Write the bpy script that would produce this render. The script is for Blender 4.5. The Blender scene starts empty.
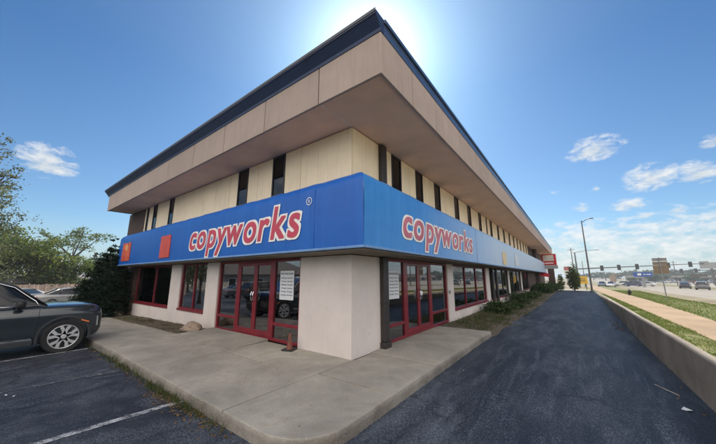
import bpy, bmesh, math, random
from mathutils import Vector, Matrix, noise as mnoise
random.seed(11)
R = math.radians
scene = bpy.context.scene
COL = scene.collection

# ------------------------------------------------------------------ helpers
class MB:
    """collects faces and links them as ONE mesh object"""
    def __init__(s): s.v = []; s.f = []
    def face(s, pts):
        n = len(s.v); s.v.extend([tuple(p) for p in pts]); s.f.append(tuple(range(n, n + len(pts))))
    def mesh(s, vs, fs):
        n = len(s.v); s.v.extend([tuple(p) for p in vs]); s.f.extend([tuple(i + n for i in f) for f in fs])
    def box(s, x0, x1, y0, y1, z0, z1):
        s.mesh([(x0,y0,z0),(x1,y0,z0),(x1,y1,z0),(x0,y1,z0),(x0,y0,z1),(x1,y0,z1),(x1,y1,z1),(x0,y1,z1)],
               [(0,3,2,1),(4,5,6,7),(0,1,5,4),(1,2,6,5),(2,3,7,6),(3,0,4,7)])
    def prism(s, poly, z0, z1):
        n = len(poly)
        vs = [(p[0],p[1],z0) for p in poly] + [(p[0],p[1],z1) for p in poly]
        fs = [tuple(reversed(range(n))), tuple(range(n, 2*n))]
        fs += [(i, (i+1) % n, n + (i+1) % n, n + i) for i in range(n)]
        s.mesh(vs, fs)
    def extr(s, pts, d):
        """planar 3-D polygon pushed by vector d"""
        n = len(pts); d = Vector(d)
        vs = [Vector(p) for p in pts] + [Vector(p) + d for p in pts]
        fs = [tuple(reversed(range(n))), tuple(range(n, 2*n))]
        fs += [(i, (i+1) % n, n + (i+1) % n, n + i) for i in range(n)]
        s.mesh(vs, fs)
    def tube(s, path, radii, n=8, cap=True):
        path = [Vector(p) for p in path]
        if not hasattr(radii, '__len__'): radii = [radii]*len(path)
        rings = []
        for i, p in enumerate(path):
            a = path[max(0, i-1)]; b = path[min(len(path)-1, i+1)]
            d = (b - a).normalized()
            u = d.cross(Vector((0,0,1)))
            if u.length < 1e-3: u = Vector((1,0,0))
            u.normalize(); w = d.cross(u)
            rings.append([p + radii[i]*(math.cos(t)*u + math.sin(t)*w) for t in [2*math.pi*k/n for k in range(n)]])
        base = len(s.v)
        for r in rings: s.v.extend([tuple(q) for q in r])
        for i in range(len(rings)-1):
            for k in range(n):
                a = base+i*n+k; b = base+i*n+(k+1) % n
                s.f.append((a, b, b+n, a+n))
        if cap:
            s.f.append(tuple(base+k for k in reversed(range(n))))
            s.f.append(tuple(base+(len(rings)-1)*n+k for k in range(n)))
    def lathe(s, prof, n=24, axis='z', c=(0,0,0), cap=True):
        """profile of (radius, height)"""
        base = len(s.v)
        for r, h in prof:
            for k in range(n):
                t = 2*math.pi*k/n
                p = (r*math.cos(t), r*math.sin(t), h)
                if axis == 'x': p = (h, r*math.cos(t), r*math.sin(t))
                if axis == 'y': p = (r*math.cos(t), h, r*math.sin(t))
                s.v.append((p[0]+c[0], p[1]+c[1], p[2]+c[2]))
        for i in range(len(prof)-1):
            for k in range(n):
                a = base+i*n+k; b = base+i*n+(k+1) % n
                s.f.append((a, b, b+n, a+n))
        if cap:
            s.f.append(tuple(base+k for k in reversed(range(n))))
            s.f.append(tuple(base+(len(prof)-1)*n+k for k in range(n)))
    def grid(s, rows):
        """rows of points, equal length"""
        m = len(rows[0]); base = len(s.v)
        for r in rows: s.v.extend([tuple(p) for p in r])
        for i in range(len(rows)-1):
            for k in range(m-1):
                a = base+i*m+k
                s.f.append((a, a+1, a+1+m, a+m))
    def build(s, name, mat, parent=None, smooth=False, bevel=0, seg=1, world=False, subd=0, sharp=None):
        off = Vector((0,0,0))
        if world:
            p = parent
            while p is not None: off += p.location; p = p.parent
        me = bpy.data.meshes.new(name)
        me.from_pydata([tuple(Vector(v)-off) for v in s.v] if world else s.v, [], s.f)
        me.materials.append(mat)
        if smooth:
            me.polygons.foreach_set('use_smooth', [True]*len(me.polygons))
            if sharp: me.set_sharp_from_angle(angle=R(sharp))
        me.update()
        o = bpy.data.objects.new(name, me); COL.objects.link(o)
        if parent: o.parent = parent
        if bevel:
            m = o.modifiers.new('bevel', 'BEVEL'); m.width = bevel; m.segments = seg; m.limit_method = 'ANGLE'; m.angle_limit = R(50)
        if subd:
            m = o.modifiers.new('subd', 'SUBSURF'); m.levels = subd; m.render_levels = subd
        return o

def tag(o, label=None, cat=None, group=None, kind=None):
    if label: o['label'] = label
    if cat: o['category'] = cat
    if group: o['group'] = group
    if kind: o['kind'] = kind
    return o
def empty(name, loc, rz=0, label=None, cat=None, group=None):
    o = bpy.data.objects.new(name, None); COL.objects.link(o)
    o.empty_display_size = 0.2
    o.location = loc; o.rotation_euler = (0,0,rz)
    return tag(o, label, cat, group)
def copy_tree(o, parent=None):
    c = o.copy(); COL.objects.link(c); c.parent = parent
    for ch in list(o.children): copy_tree(ch, c)
    return c
def baked(o):
    """replace an object's mesh by its evaluated one (modifiers applied)"""
    dg = bpy.context.evaluated_depsgraph_get(); dg.update()
    me = bpy.data.meshes.new_from_object(o.evaluated_get(dg))
    o.modifiers.clear(); o.data = me
    return o
def lerp(a, b, t): return a + (b-a)*t
def interp(K, x):
    if x <= K[0][0]: return K[0][1]
    for (a, b), (c, d) in zip(K, K[1:]):
        if x <= c: return b + (d-b)*(x-a)/(c-a)
    return K[-1][1]

# ------------------------------------------------------------------ materials
class NT:
    def __init__(s, tree): s.t = tree
    def n(s, typ, **kw):
        nd = s.t.nodes.new(typ)
        for k, v in kw.items():
            if k.startswith('i_'):
                key = k[2:]
                nd.inputs[int(key) if key.isdigit() else key.replace('_', ' ')].default_value = v
            else: setattr(nd, k, v)
        return nd
    def l(s, a, b): s.t.links.new(a, b)
    def math(s, op, a, b=None, c=None, clamp=False):
        nd = s.t.nodes.new('ShaderNodeMath'); nd.operation = op; nd.use_clamp = clamp
        for i, x in enumerate((a, b, c)):
            if x is None: continue
            if hasattr(x, 'links'): s.l(x, nd.inputs[i])
            else: nd.inputs[i].default_value = x
        return nd.outputs[0]
    def ramp(s, fac, stops):
        nd = s.t.nodes.new('ShaderNodeValToRGB'); e = nd.color_ramp.elements
        while len(e) < len(stops): e.new(0.5)
        for i, (p, c) in enumerate(stops):
            e[i].position = p
            e[i].color = (c, c, c, 1) if not hasattr(c, '__len__') else tuple(c) + (1,)
        s.l(fac, nd.inputs[0]); return nd.outputs[0]
    def mix(s, fac, a, b, mode='MIX'):
        nd = s.t.nodes.new('ShaderNodeMix'); nd.data_type = 'RGBA'; nd.blend_type = mode
        for i, x in ((0, fac), (6, a), (7, b)):
            if hasattr(x, 'links'): s.l(x, nd.inputs[i])
            else: nd.inputs[i].default_value = x if not hasattr(x, '__len__') else tuple(x) + ((1,) if len(x) == 3 else ())
        return nd.outputs[2]
    def noise(s, vec, scale, detail=4, rough=.55, dist=0):
        nd = s.n('ShaderNodeTexNoise'); nd.inputs['Scale'].default_value = scale
        nd.inputs['Detail'].default_value = detail; nd.inputs['Roughness'].default_value = rough; nd.inputs['Distortion'].default_value = dist
        if vec is not None: s.l(vec, nd.inputs['Vector'])
        return nd.outputs['Fac']
    def mapping(s, vec, scale=(1,1,1), rot=(0,0,0), loc=(0,0,0)):
        nd = s.n('ShaderNodeMapping'); nd.inputs['Scale'].default_value = scale; nd.inputs['Rotation'].default_value = rot; nd.inputs['Location'].default_value = loc
        s.l(vec, nd.inputs['Vector']); return nd.outputs[0]

def newmat(name):
    m = bpy.data.materials.new(name); m.use_nodes = True
    t = NT(m.node_tree); b = m.node_tree.nodes['Principled BSDF']
    pos = t.n('ShaderNodeTexCoord').outputs['Object']
    return m, t, b, pos
def bumped(t, b, h, strength=.3, dist=.02):
    nd = t.n('ShaderNodeBump'); nd.inputs['Strength'].default_value = strength; nd.inputs['Distance'].default_value = dist
    t.l(h, nd.inputs['Height']); t.l(nd.outputs[0], b.inputs['Normal'])
def pmat(name, col, rough=.6, var=.15, scale=3., metal=0., coat=0., bump=0., bscale=60., spec=.5, streak=0., island=0.):
    """painted / plain surface: base colour with soft blotches, fine grain and an optional bump"""
    m, t, b, pos = newmat(name)
    f = t.noise(pos, scale, 6, .6)
    lo = tuple(c*(1-var) for c in col); hi = tuple(min(1, c*(1+var)) for c in col)
    c = t.mix(t.ramp(f, [(.3, 0.), (.7, 1.)]), lo, hi)
    if streak:
        g = t.noise(t.mapping(pos, (5, 5, .35)), 2.2, 5, .65)
        c = t.mix(t.math('MULTIPLY', t.ramp(g, [(.5, 0.), (.75, 1.)]), streak), c, tuple(x*.55 for x in col))
    if island:
        g = t.n('ShaderNodeNewGeometry').outputs['Random Per Island']
        hs = t.n('ShaderNodeHueSaturation'); t.l(c, hs.inputs['Color'])
        t.l(t.math('MULTIPLY_ADD', g, island, 1-island/2), hs.inputs['Value']); c = hs.outputs[0]
    t.l(c, b.inputs['Base Color'])
    rr = t.math('MULTIPLY_ADD', t.noise(pos, scale*3, 4), .25, rough-.12)
    t.l(rr, b.inputs['Roughness'])
    b.inputs['Metallic'].default_value = metal; b.inputs['Coat Weight'].default_value = coat; b.inputs['Coat Roughness'].default_value = .06
    b.inputs['Specular IOR Level'].default_value = spec
    if bump: bumped(t, b, t.noise(pos, bscale, 5, .65), bump, .01)
    return m
def cracked(m, col):
    t = NT(m.node_tree); b = m.node_tree.nodes['Principled BSDF']; pos = t.n('ShaderNodeTexCoord').outputs['Object']
    src = b.inputs['Base Color'].links[0].from_socket
    nz = t.n('ShaderNodeTexNoise'); nz.inputs['Scale'].default_value = 2.2; nz.inputs['Detail'].default_value = 7; t.l(pos, nz.inputs['Vector'])
    av = t.n('ShaderNodeVectorMath'); av.operation = 'ADD'; t.l(pos, av.inputs[0]); t.l(nz.outputs['Color'], av.inputs[1])
    v = t.n('ShaderNodeTexVoronoi'); v.feature = 'DISTANCE_TO_EDGE'; v.inputs['Scale'].default_value = .8; t.l(av.outputs[0], v.inputs['Vector'])
    k = t.math('MULTIPLY', t.ramp(v.outputs['Distance'], [(0., 1.), (.005, 0.)]), t.ramp(t.noise(pos, 1.1, 3), [(.48, 0.), (.6, 1.)]))
    c = t.mix(t.math('MULTIPLY', k, .5), src, tuple(x*.5 for x in col))
    sc = t.noise(t.mapping(pos, (1,1,2.5)), 3.3, 8, .75, .5)
    c = t.mix(t.math('MULTIPLY', t.ramp(sc, [(.56, 0.), (.68, 1.)]), .28), c, (col[0]*.78, col[1]*.72, col[2]*.66))
    rp = t.ramp(t.noise(pos, .55, 2, .4), [(.50, 0.), (.53, 1.)])
    c = t.mix(t.math('MULTIPLY', rp, .35), c, tuple(min(1, x*1.12) for x in col))
    t.l(c, b.inputs['Base Color']); return m
def emat(name, col, e):
    m, t, b, pos = newmat(name); b.inputs['Base Color'].default_value = tuple(col)+(1,)
    b.inputs['Emission Color'].default_value = tuple(col)+(1,); b.inputs['Emission Strength'].default_value = e
    return m
def leafmat(name, stops, trans=.35, gloss=.04):
    m = bpy.data.materials.new(name); m.use_nodes = True; t = NT(m.node_tree)
    m.node_tree.nodes.remove(m.node_tree.nodes['Principled BSDF'])
    g = t.n('ShaderNodeNewGeometry').outputs['Random Per Island']
    pos = t.n('ShaderNodeTexCoord').outputs['Object']
    f = t.math('ADD', t.math('MULTIPLY', g, .55), t.math('MULTIPLY', t.noise(pos, 1.1, 3), .45))
    c = t.ramp(f, stops)
    d = t.n('ShaderNodeBsdfDiffuse'); t.l(c, d.inputs[0])
    tr = t.n('ShaderNodeBsdfTranslucent'); t.l(t.mix(.5, c, (.5,.55,.1), 'SOFT_LIGHT'), tr.inputs[0])
    gl = t.n('ShaderNodeBsdfGlossy'); gl.inputs['Roughness'].default_value = .45; gl.inputs[0].default_value = (.6,.6,.6,1)
    mx = t.n('ShaderNodeMixShader'); mx.inputs[0].default_value = trans; t.l(d.outputs[0], mx.inputs[1]); t.l(tr.outputs[0], mx.inputs[2])
    m2 = t.n('ShaderNodeMixShader'); m2.inputs[0].default_value = gloss; t.l(mx.outputs[0], m2.inputs[1]); t.l(gl.outputs[0], m2.inputs[2])
    t.l(m2.outputs[0], m.node_tree.nodes['Material Output'].inputs[0])
    return m
def glassmat(name, tint=(.35,.38,.4), ior=1.7, wob=.0):
    m = bpy.data.materials.new(name); m.use_nodes = True; t = NT(m.node_tree)
    m.node_tree.nodes.remove(m.node_tree.nodes['Principled BSDF'])
    fr = t.n('ShaderNodeFresnel'); fr.inputs[0].default_value = ior
    tp = t.n('ShaderNodeBsdfTransparent'); tp.inputs[0].default_value = tuple(tint)+(1,)
    gl = t.n('ShaderNodeBsdfGlossy'); gl.inputs['Roughness'].default_value = 0.004; gl.inputs[0].default_value = (.95,.97,1,1)
    if wob:
        bp = t.n('ShaderNodeBump'); bp.inputs['Strength'].default_value = wob; bp.inputs['Distance'].default_value = .01
        t.l(t.noise(t.n('ShaderNodeTexCoord').outputs['Object'], 1.3, 2), bp.inputs['Height']); t.l(bp.outputs[0], gl.inputs['Normal'])
    mx = t.n('ShaderNodeMixShader'); t.l(fr.outputs[0], mx.inputs[0]); t.l(tp.outputs[0], mx.inputs[1]); t.l(gl.outputs[0], mx.inputs[2])
    t.l(mx.outputs[0], m.node_tree.nodes['Material Output'].inputs[0])
    return m

def asphalt_mat(name, base, worn, amount, stretch=(1,1,1), tint_rough=.62):
    m, t, b, pos = newmat(name)
    big = t.noise(t.mapping(pos, stretch), .55, 6, .62, .6)
    mid = t.noise(t.mapping(pos, stretch), 2.7, 6, .7, .3)
    fine = t.noise(pos, 150, 3, .7)
    grit = t.n('ShaderNodeTexVoronoi'); grit.inputs['Scale'].default_value = 95; t.l(pos, grit.inputs['Vector'])
    w = t.math('MULTIPLY', t.ramp(big, [(.42, 0.), (.68, 1.)]), t.ramp(mid, [(.38, .1), (.66, 1.)]))
    c = t.mix(t.math('MULTIPLY', w, amount), base, worn)
    dk = t.ramp(t.noise(pos, .9, 5, .6), [(.55, 0.), (.72, 1.)])
    c = t.mix(t.math('MULTIPLY', dk, .4), c, tuple(x*.6 for x in base))
    oil = t.n('ShaderNodeTexVoronoi'); oil.inputs['Scale'].default_value = .42; t.l(pos, oil.inputs['Vector'])
    c = t.mix(t.math('MULTIPLY', t.ramp(t.math('ADD', oil.outputs['Distance'], t.math('MULTIPLY', mid, .35)), [(.26, 1.), (.46, 0.)]), .7), c, tuple(x*.45 for x in base))
    g1_ = t.noise(t.mapping(pos, stretch), 38, 4, .75); g2_ = t.noise(pos, 85, 3, .7)
    grain = t.ramp(t.math('ADD', t.math('MULTIPLY', g1_, .55), t.math('MULTIPLY', g2_, .45)), [(.47, 0.), (.60, 1.)])
    scuff = t.ramp(t.noise(t.mapping(pos, (stretch[0]*1.5, stretch[1]*.7, 1), (0, 0, .4)), 1.5, 9, .78, .8), [(.48, 0.), (.62, 1.)])
    wear = t.math('MAXIMUM', w, t.math('MULTIPLY', scuff, .8))
    c = t.mix(t.math('MULTIPLY', grain, t.math('MULTIPLY_ADD', wear, .85, .12)), c, tuple(min(1, x*2.3) for x in worn))
    cr = t.n('ShaderNodeTexVoronoi'); cr.feature = 'DISTANCE_TO_EDGE'; cr.inputs['Scale'].default_value = .28
    nz = t.n('ShaderNodeTexNoise'); nz.inputs['Scale'].default_value = 1.4; nz.inputs['Detail'].default_value = 6; t.l(pos, nz.inputs['Vector'])
    av = t.n('ShaderNodeVectorMath'); av.operation = 'ADD'; t.l(t.mapping(pos), av.inputs[0]); t.l(nz.outputs['Color'], av.inputs[1])
    t.l(av.outputs[0], cr.inputs['Vector'])
    ck = t.ramp(cr.outputs['Distance'], [(0., 1.), (.006, 0.)])
    c = t.mix(t.math('MULTIPLY', ck, .55), c, tuple(x*.4 for x in base))
    t.l(c, b.inputs['Base Color'])
    t.l(t.math('MULTIPLY_ADD', w, .2, tint_rough), b.inputs['Roughness'])
    b.inputs['Specular IOR Level'].default_value = .35
    h = t.math('ADD', t.math('MULTIPLY', fine, .6), t.math('MULTIPLY', grit.outputs['Distance'], .8))
    h = t.math('SUBTRACT', h, t.math('MULTIPLY', ck, 1.2))
    bumped(t, b, h, .45, .006)
    return m

M = {}
M['lot'] = asphalt_mat('lot_asphalt', (.0125,.0175,.027), (.092,.106,.128), .7)
M['drive'] = asphalt_mat('drive_asphalt', (.0125,.0185,.030), (.105,.122,.148), .75, (1.5,.45,1))
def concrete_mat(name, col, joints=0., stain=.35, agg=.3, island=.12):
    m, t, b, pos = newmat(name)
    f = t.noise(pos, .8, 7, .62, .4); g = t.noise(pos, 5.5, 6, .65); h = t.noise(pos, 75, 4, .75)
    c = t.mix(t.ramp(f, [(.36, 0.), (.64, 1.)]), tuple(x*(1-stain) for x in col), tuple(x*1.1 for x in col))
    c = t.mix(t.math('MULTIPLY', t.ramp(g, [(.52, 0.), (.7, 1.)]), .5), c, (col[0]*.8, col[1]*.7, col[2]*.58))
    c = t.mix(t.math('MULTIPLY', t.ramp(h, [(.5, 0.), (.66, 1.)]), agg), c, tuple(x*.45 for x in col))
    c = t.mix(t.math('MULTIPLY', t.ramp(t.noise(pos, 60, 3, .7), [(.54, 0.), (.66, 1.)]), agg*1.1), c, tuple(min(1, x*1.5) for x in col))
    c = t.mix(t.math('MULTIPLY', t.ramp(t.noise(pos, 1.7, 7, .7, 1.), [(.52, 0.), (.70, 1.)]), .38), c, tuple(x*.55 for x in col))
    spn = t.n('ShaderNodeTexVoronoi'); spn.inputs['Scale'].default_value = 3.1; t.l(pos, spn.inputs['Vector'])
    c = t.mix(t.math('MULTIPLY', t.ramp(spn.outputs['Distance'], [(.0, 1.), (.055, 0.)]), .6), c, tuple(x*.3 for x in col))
    if island:
        gi = t.n('ShaderNodeNewGeometry').outputs['Random Per Island']
        hs = t.n('ShaderNodeHueSaturation'); t.l(c, hs.inputs['Color']); t.l(t.math('MULTIPLY_ADD', gi, island, 1-island/2), hs.inputs['Value']); c = hs.outputs[0]
    t.l(c, b.inputs['Base Color']); b.inputs['Roughness'].default_value = .85
    bumped(t, b, t.math('ADD', t.math('MULTIPLY', h, .5), g), .3, .01)
    return m
M['sidewalk'] = concrete_mat('sidewalk_concrete', (.37,.345,.295), agg=.42)
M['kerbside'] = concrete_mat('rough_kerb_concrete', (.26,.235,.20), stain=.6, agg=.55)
M['wallconc'] = concrete_mat('retaining_wall_concrete', (.37,.325,.265), stain=.45, island=0)
M['pinkwalk'] = concrete_mat('roadside_walk_concrete', (.36,.26,.165), stain=.12, agg=.15)
M['roadconc'] = concrete_mat('road_concrete', (.32,.285,.24), stain=.15, agg=.12, island=0)
M['apron'] = concrete_mat('apron_concrete', (.40,.36,.30), stain=.15, island=0)
M['joint'] = pmat('joint_dirt', (.025,.022,.02), .95)
M['white_paint'] = pmat('white_wall_paint', (.70,.63,.59), .62, .09, .9, bump=.2, bscale=40, streak=.10)
cracked(M['white_paint'], (.70,.63,.59))
M['cream'] = pmat('cream_panel', (.95,.79,.555), .75, .07, 1.5, bump=.25, bscale=90, streak=.32, island=.08)
M['taupe'] = pmat('taupe_fascia', (.40,.315,.27), .8, .08, 1.3, bump=.3, bscale=80, streak=.3, island=.12)
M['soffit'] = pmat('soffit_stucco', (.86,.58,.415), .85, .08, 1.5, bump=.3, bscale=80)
M['seam'] = pmat('dark_seam', (.06,.05,.045), .9)
M['palejoint'] = pmat('pale_caulk', (.85,.74,.66), .8)
M['navy'] = pmat('navy_roof_metal', (.022,.040,.095), .42, .15, 2, metal=.25)
M['bluemetal'] = pmat('blue_edge_metal', (.085,.125,.20), .32, .15, 2, metal=.5)
M['red_frame'] = pmat('red_door_frame', (.19,.012,.022), .38, .2, 4, coat=.2)
M['black_frame'] = pmat('black_frame', (.02,.02,.022), .5)
M['glass'] = glassmat('shop_glass', (.40,.42,.43), 3.0, .012)
M['upglass'] = glassmat('upper_glass', (.08,.085,.09), 1.5)
M['interior'] = pmat('interior_wall', (.20,.18,.16), .9)
M['interior_floor'] = pmat('interior_carpet', (.10,.09,.085), .95)
M['brick'] = None
def brick_mat(name, a, b_, mortar):
    m, t, b, pos = newmat(name)
    n = t.n('ShaderNodeTexBrick'); n.inputs['Color1'].default_value = a+(1,); n.inputs['Color2'].default_value = b_+(1,); n.inputs['Mortar'].default_value = mortar+(1,)
    n.inputs['Scale'].default_value = 1; n.inputs['Brick Width'].default_value = .22; n.inputs['Row Height'].default_value = .075; n.inputs['Mortar Size'].default_value = .008
    sx = t.n('ShaderNodeSeparateXYZ'); t.l(pos, sx.inputs[0]); cb = t.n('ShaderNodeCombineXYZ')
    t.l(t.math('ADD', sx.outputs[0], sx.outputs[1]), cb.inputs[0]); t.l(sx.outputs[2], cb.inputs[1]); t.l(cb.outputs[0], n.inputs['Vector'])
    t.l(n.outputs['Color'], b.inputs['Base Color']); b.inputs['Roughness'].default_value = .85
    bumped(t, b, t.math('SUBTRACT', 1., n.outputs['Fac']), .5, .01)
    return m
M['brick'] = brick_mat('brown_brick', (.10,.055,.04), (.065,.038,.03), (.13,.11,.095))
M['black'] = pmat('black_plastic', (.015,.015,.016), .45)
M['rubber'] = pmat('tyre_rubber', (.018,.018,.019), .8, .2, 8)
M['silver'] = pmat('alloy_silver', (.56,.57,.59), .34, .05, 3, metal=.4, coat=.3)
M['chrome'] = pmat('chrome', (.75,.76,.78), .15, .03, 3, metal=1)
M['pipe'] = pmat('brown_downspout', (.035,.028,.026), .5, .2, 3)
M['paper'] = pmat('white_paper', (.72,.74,.76), .7, .03)
M['ink'] = pmat('blue_black_ink', (.03,.05,.13), .7)
M['ink2'] = pmat('faded_ink', (.14,.17,.24), .7)
M['text_red'] = pmat('sign_red', (.54,.055,.10), .5, .1, 2)
M['text_white'] = pmat('sign_white', (.88,.86,.81), .55, .05, 2)
M['text_red_glare_fade'] = pmat('sign_red_glare_fade', (.52,.14,.19), .5, .15, 2)  # driveway-side red, made paler for sky glare as well as fading
M['orange'] = pmat('sign_orange', (.60,.105,.05), .5, .3, 3)
M['square_red'] = pmat('square_orange_red', (.56,.075,.055), .5, .15, 3)
M['yellowpale'] = pmat('sign_pale_orange', (.74,.36,.13), .5, .25, 3)
M['cone_orange'] = pmat('faded_cone_orange', (.17,.045,.028), .6, .25, 6)
M['caution'] = pmat('caution_yellow', (.70,.52,.04), .5)
M['rock'] = concrete_mat('tan_rock', (.33,.25,.19), stain=.35, agg=.4, island=0)
M['soil'] = pmat('dry_soil', (.105,.085,.06), .95, .35, 5, bump=.8, bscale=40)
M['earth'] = pmat('bare_ground', (.22,.19,.12), .95, .3, .4, bump=.4, bscale=12)
M['bark'] = pmat('bark', (.10,.08,.065), .9, .3, 6, bump=.8, bscale=25)
M['steel'] = pmat('galvanised_steel', (.26,.27,.28), .5, .15, 2, metal=.4)
M['darksteel'] = pmat('dark_steel', (.10,.10,.105), .55, .15, 2, metal=.3)
M['woodpole'] = pmat('weathered_pole', (.13,.11,.095), .85, .25, 4)
M['signal'] = pmat('signal_black', (.03,.032,.03), .6)
M['signback'] = pmat('brown_sign_back', (.26,.19,.125), .6, .12)
M['signgrey'] = pmat('grey_sign_back', (.33,.33,.32), .55, .12)
M['yellow'] = pmat('yellow_sign', (.78,.48,.03), .5)
M['bluesign'] = pmat('blue_sign', (.012,.075,.36), .45)
M['redsign'] = pmat('red_sign', (.50,.03,.04), .45)
M['signcream'] = pmat('cream_sign_face', (.60,.56,.48), .5)
M['grassbase'] = None
def grass_ground(name):
    m, t, b, pos = newmat(name)
    f = t.noise(pos, 1.2, 6, .65); g = t.noise(pos, 14, 4, .7)
    c = t.mix(t.ramp(f, [(.35, 0.), (.65, 1.)]), (.105,.145,.03), (.20,.19,.07))
    c = t.mix(t.ramp(g, [(.4, 0.), (.7, .7)]), c, (.19,.17,.07))
    t.l(c, b.inputs['Base Color']); b.inputs['Roughness'].default_value = .9
    bumped(t, b, g, .6, .03); return m
M['grassbase'] = grass_ground('thin_turf')
M['blade'] = leafmat('grass_blade', [(.2,(.075,.13,.018)),(.5,(.13,.18,.03)),(.8,(.24,.24,.07)),(.97,(.36,.31,.14))], .3)
M['weed'] = leafmat('weed_blade', [(.2,(.035,.06,.015)),(.5,(.07,.10,.025)),(.75,(.16,.14,.06)),(.95,(.24,.19,.10))], .3)
M['dryleaf'] = leafmat('dry_leaf', [(.2,(.10,.055,.03)),(.6,(.22,.14,.07)),(.95,(.34,.24,.12))], .15)
M['shrub'] = leafmat('shrub_leaf', [(.2,(.022,.045,.014)),(.6,(.055,.095,.026)),(.95,(.10,.13,.045))], .25)
M['juniper'] = leafmat('evergreen_spray', [(.2,(.008,.018,.010)),(.6,(.018,.034,.018)),(.95,(.045,.065,.03))], .12, .008)
M['treeleaf'] = leafmat('sunlit_tree_leaf', [(.2,(.035,.065,.014)),(.5,(.10,.15,.028)),(.75,(.22,.24,.05)),(.95,(.36,.31,.09))], .5)
M['paleleaf'] = leafmat('grey_green_leaf', [(.2,(.045,.06,.036)),(.5,(.115,.13,.078)),(.8,(.25,.26,.17)),(.95,(.40,.39,.29))], .45)
M['darkleaf'] = leafmat('deep_green_leaf', [(.2,(.02,.04,.014)),(.55,(.05,.08,.022)),(.95,(.11,.13,.04))], .3)
M['farleaf'] = leafmat('far_tree_leaf', [(.2,(.04,.065,.03)),(.55,(.075,.105,.045)),(.95,(.14,.16,.07))], .3)
M['conifer'] = leafmat('ornamental_conifer_leaf', [(.2,(.05,.08,.03)),(.55,(.11,.15,.05)),(.95,(.2,.24,.08))], .4)
M['fence'] = pmat('weathered_fence_board', (.60,.44,.34), .85, .3, 8, streak=.3, island=.7)
M['shingle'] = pmat('grey_shingle', (.24,.22,.225), .9, .2, 8, bump=.5, bscale=12)
M['darkshingle'] = pmat('dark_shingle', (.10,.085,.08), .9, .2, 8, bump=.5, bscale=12)
M['siding'] = pmat('tan_siding', (.50,.43,.35), .8, .1, 3)
M['farwall_a'] = pmat('far_grey_wall', (.26,.27,.28), .8, .1, 1)
M['farwall_b'] = pmat('far_brown_wall', (.30,.22,.17), .8, .1, 1)
M['farwall_c'] = pmat('far_cream_wall', (.50,.47,.41), .8, .1, 1)
M['carglass'] = pmat('car_glass', (.008,.011,.014), .05, .02, 2, coat=.25, spec=.35)
M['windshield'] = pmat('windshield_glass', (.50,.60,.68), .05, .02, 2, coat=1., metal=.7)
M['windshield'].node_tree.nodes['Principled BSDF'].inputs['Coat IOR'].default_value = 2.2
M['suvpaint'] = pmat('dark_slate_paint', (.015,.026,.036), .22, .06, 1, metal=.2, coat=1.)
M['cladding'] = pmat('slate_arch_trim', (.020,.026,.031), .5, .08, 2, coat=.2)
M['headlamp'] = pmat('headlamp_lens', (.05,.06,.07), .08, .1, 20, coat=1.)
M['taillamp'] = pmat('tail_lamp_red', (.45,.02,.03), .15, .1, 8, coat=.6)
M['amber'] = pmat('amber_marker', (.85,.22,.06), .3, .1, 8)
def carpaint(name, c, metal=.3): return pmat(name, c, .3, .03, 1, metal=metal, coat=.8)
CP = {k: carpaint('paint_'+k, c) for k, c in dict(silver=(.50,.51,.52), white=(.75,.75,.74), black=(.02,.02,.022), grey=(.16,.17,.18),
      blue=(.04,.06,.13), red=(.25,.03,.03), champagne=(.44,.43,.40)).items()}
def line_mat(d=0.):
    m, t, b, pos = newmat('worn_white_line')
    f = t.noise(pos, 7, 6, .7); g = t.noise(pos, 45, 3, .7)
    w = t.ramp(t.math('ADD', t.math('MULTIPLY', f, .6), t.math('MULTIPLY', g, .4)), [(.42+d, 0.), (.56+d, 1.)])
    t.l(t.mix(w, (.045,.052,.065), (.46,.48,.50)), b.inputs['Base Color']); b.inputs['Roughness'].default_value = .7
    bumped(t, b, g, .3, .006); return m
M['line'] = line_mat()
M['line_worn'] = line_mat(.10)
def fabric_mat(name, col, fade, amount):
    """vinyl awning cloth: soft wrinkles, sun-bleached blotches and run-down streaks"""
    m, t, b, pos = newmat(name)
    f = t.noise(t.mapping(pos, (.5,.16,.8)), 1., 5, .6, .5)
    s = t.noise(t.mapping(pos, (3.5,3.5,.22)), 1.6, 4, .6)
    c = t.mix(t.math('MULTIPLY', t.ramp(f, [(.3, 0.), (.7, 1.)]), amount), col, fade)
    c = t.mix(t.math('MULTIPLY', t.ramp(s, [(.5, 0.), (.75, 1.)]), .4), c, tuple(min(1, x*1.25) for x in fade))
    dirt = t.noise(t.mapping(pos, (6,6,.5)), 1.9, 6, .7)
    c = t.mix(t.math('MULTIPLY', t.ramp(dirt, [(.56, 0.), (.72, 1.)]), .3), c, tuple(x*.6+.02 for x in col))
    t.l(c, b.inputs['Base Color']); b.inputs['Roughness'].default_value = .38
    b.inputs['Specular IOR Level'].default_value = .4
    w = t.noise(t.mapping(pos, (1.3,1.3,.5)), 1.4, 3, .5, .8)
    bumped(t, b, w, .4, .05)
    return m, t, b, pos, c
M['awn_l'] = fabric_mat('blue_awning_cloth', (.004,.098,.44), (.008,.13,.50), .7)[0]
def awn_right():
    m, t, b, pos, c = fabric_mat('glare_and_bleach_awning_cloth', (.025,.20,.60), (.06,.28,.66), .8)
    # sky reflection and glare painted in with the bleaching, paler past the shop sign
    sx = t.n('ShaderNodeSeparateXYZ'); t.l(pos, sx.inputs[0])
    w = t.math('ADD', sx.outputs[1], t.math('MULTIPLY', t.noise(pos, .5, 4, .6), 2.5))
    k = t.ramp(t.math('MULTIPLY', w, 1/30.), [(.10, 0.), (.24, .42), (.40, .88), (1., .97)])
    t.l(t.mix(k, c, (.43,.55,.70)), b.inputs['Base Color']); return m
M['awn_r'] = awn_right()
M['awn_lip'] = pmat('pale_blue_lip', (.16,.30,.55), .5)
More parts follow.
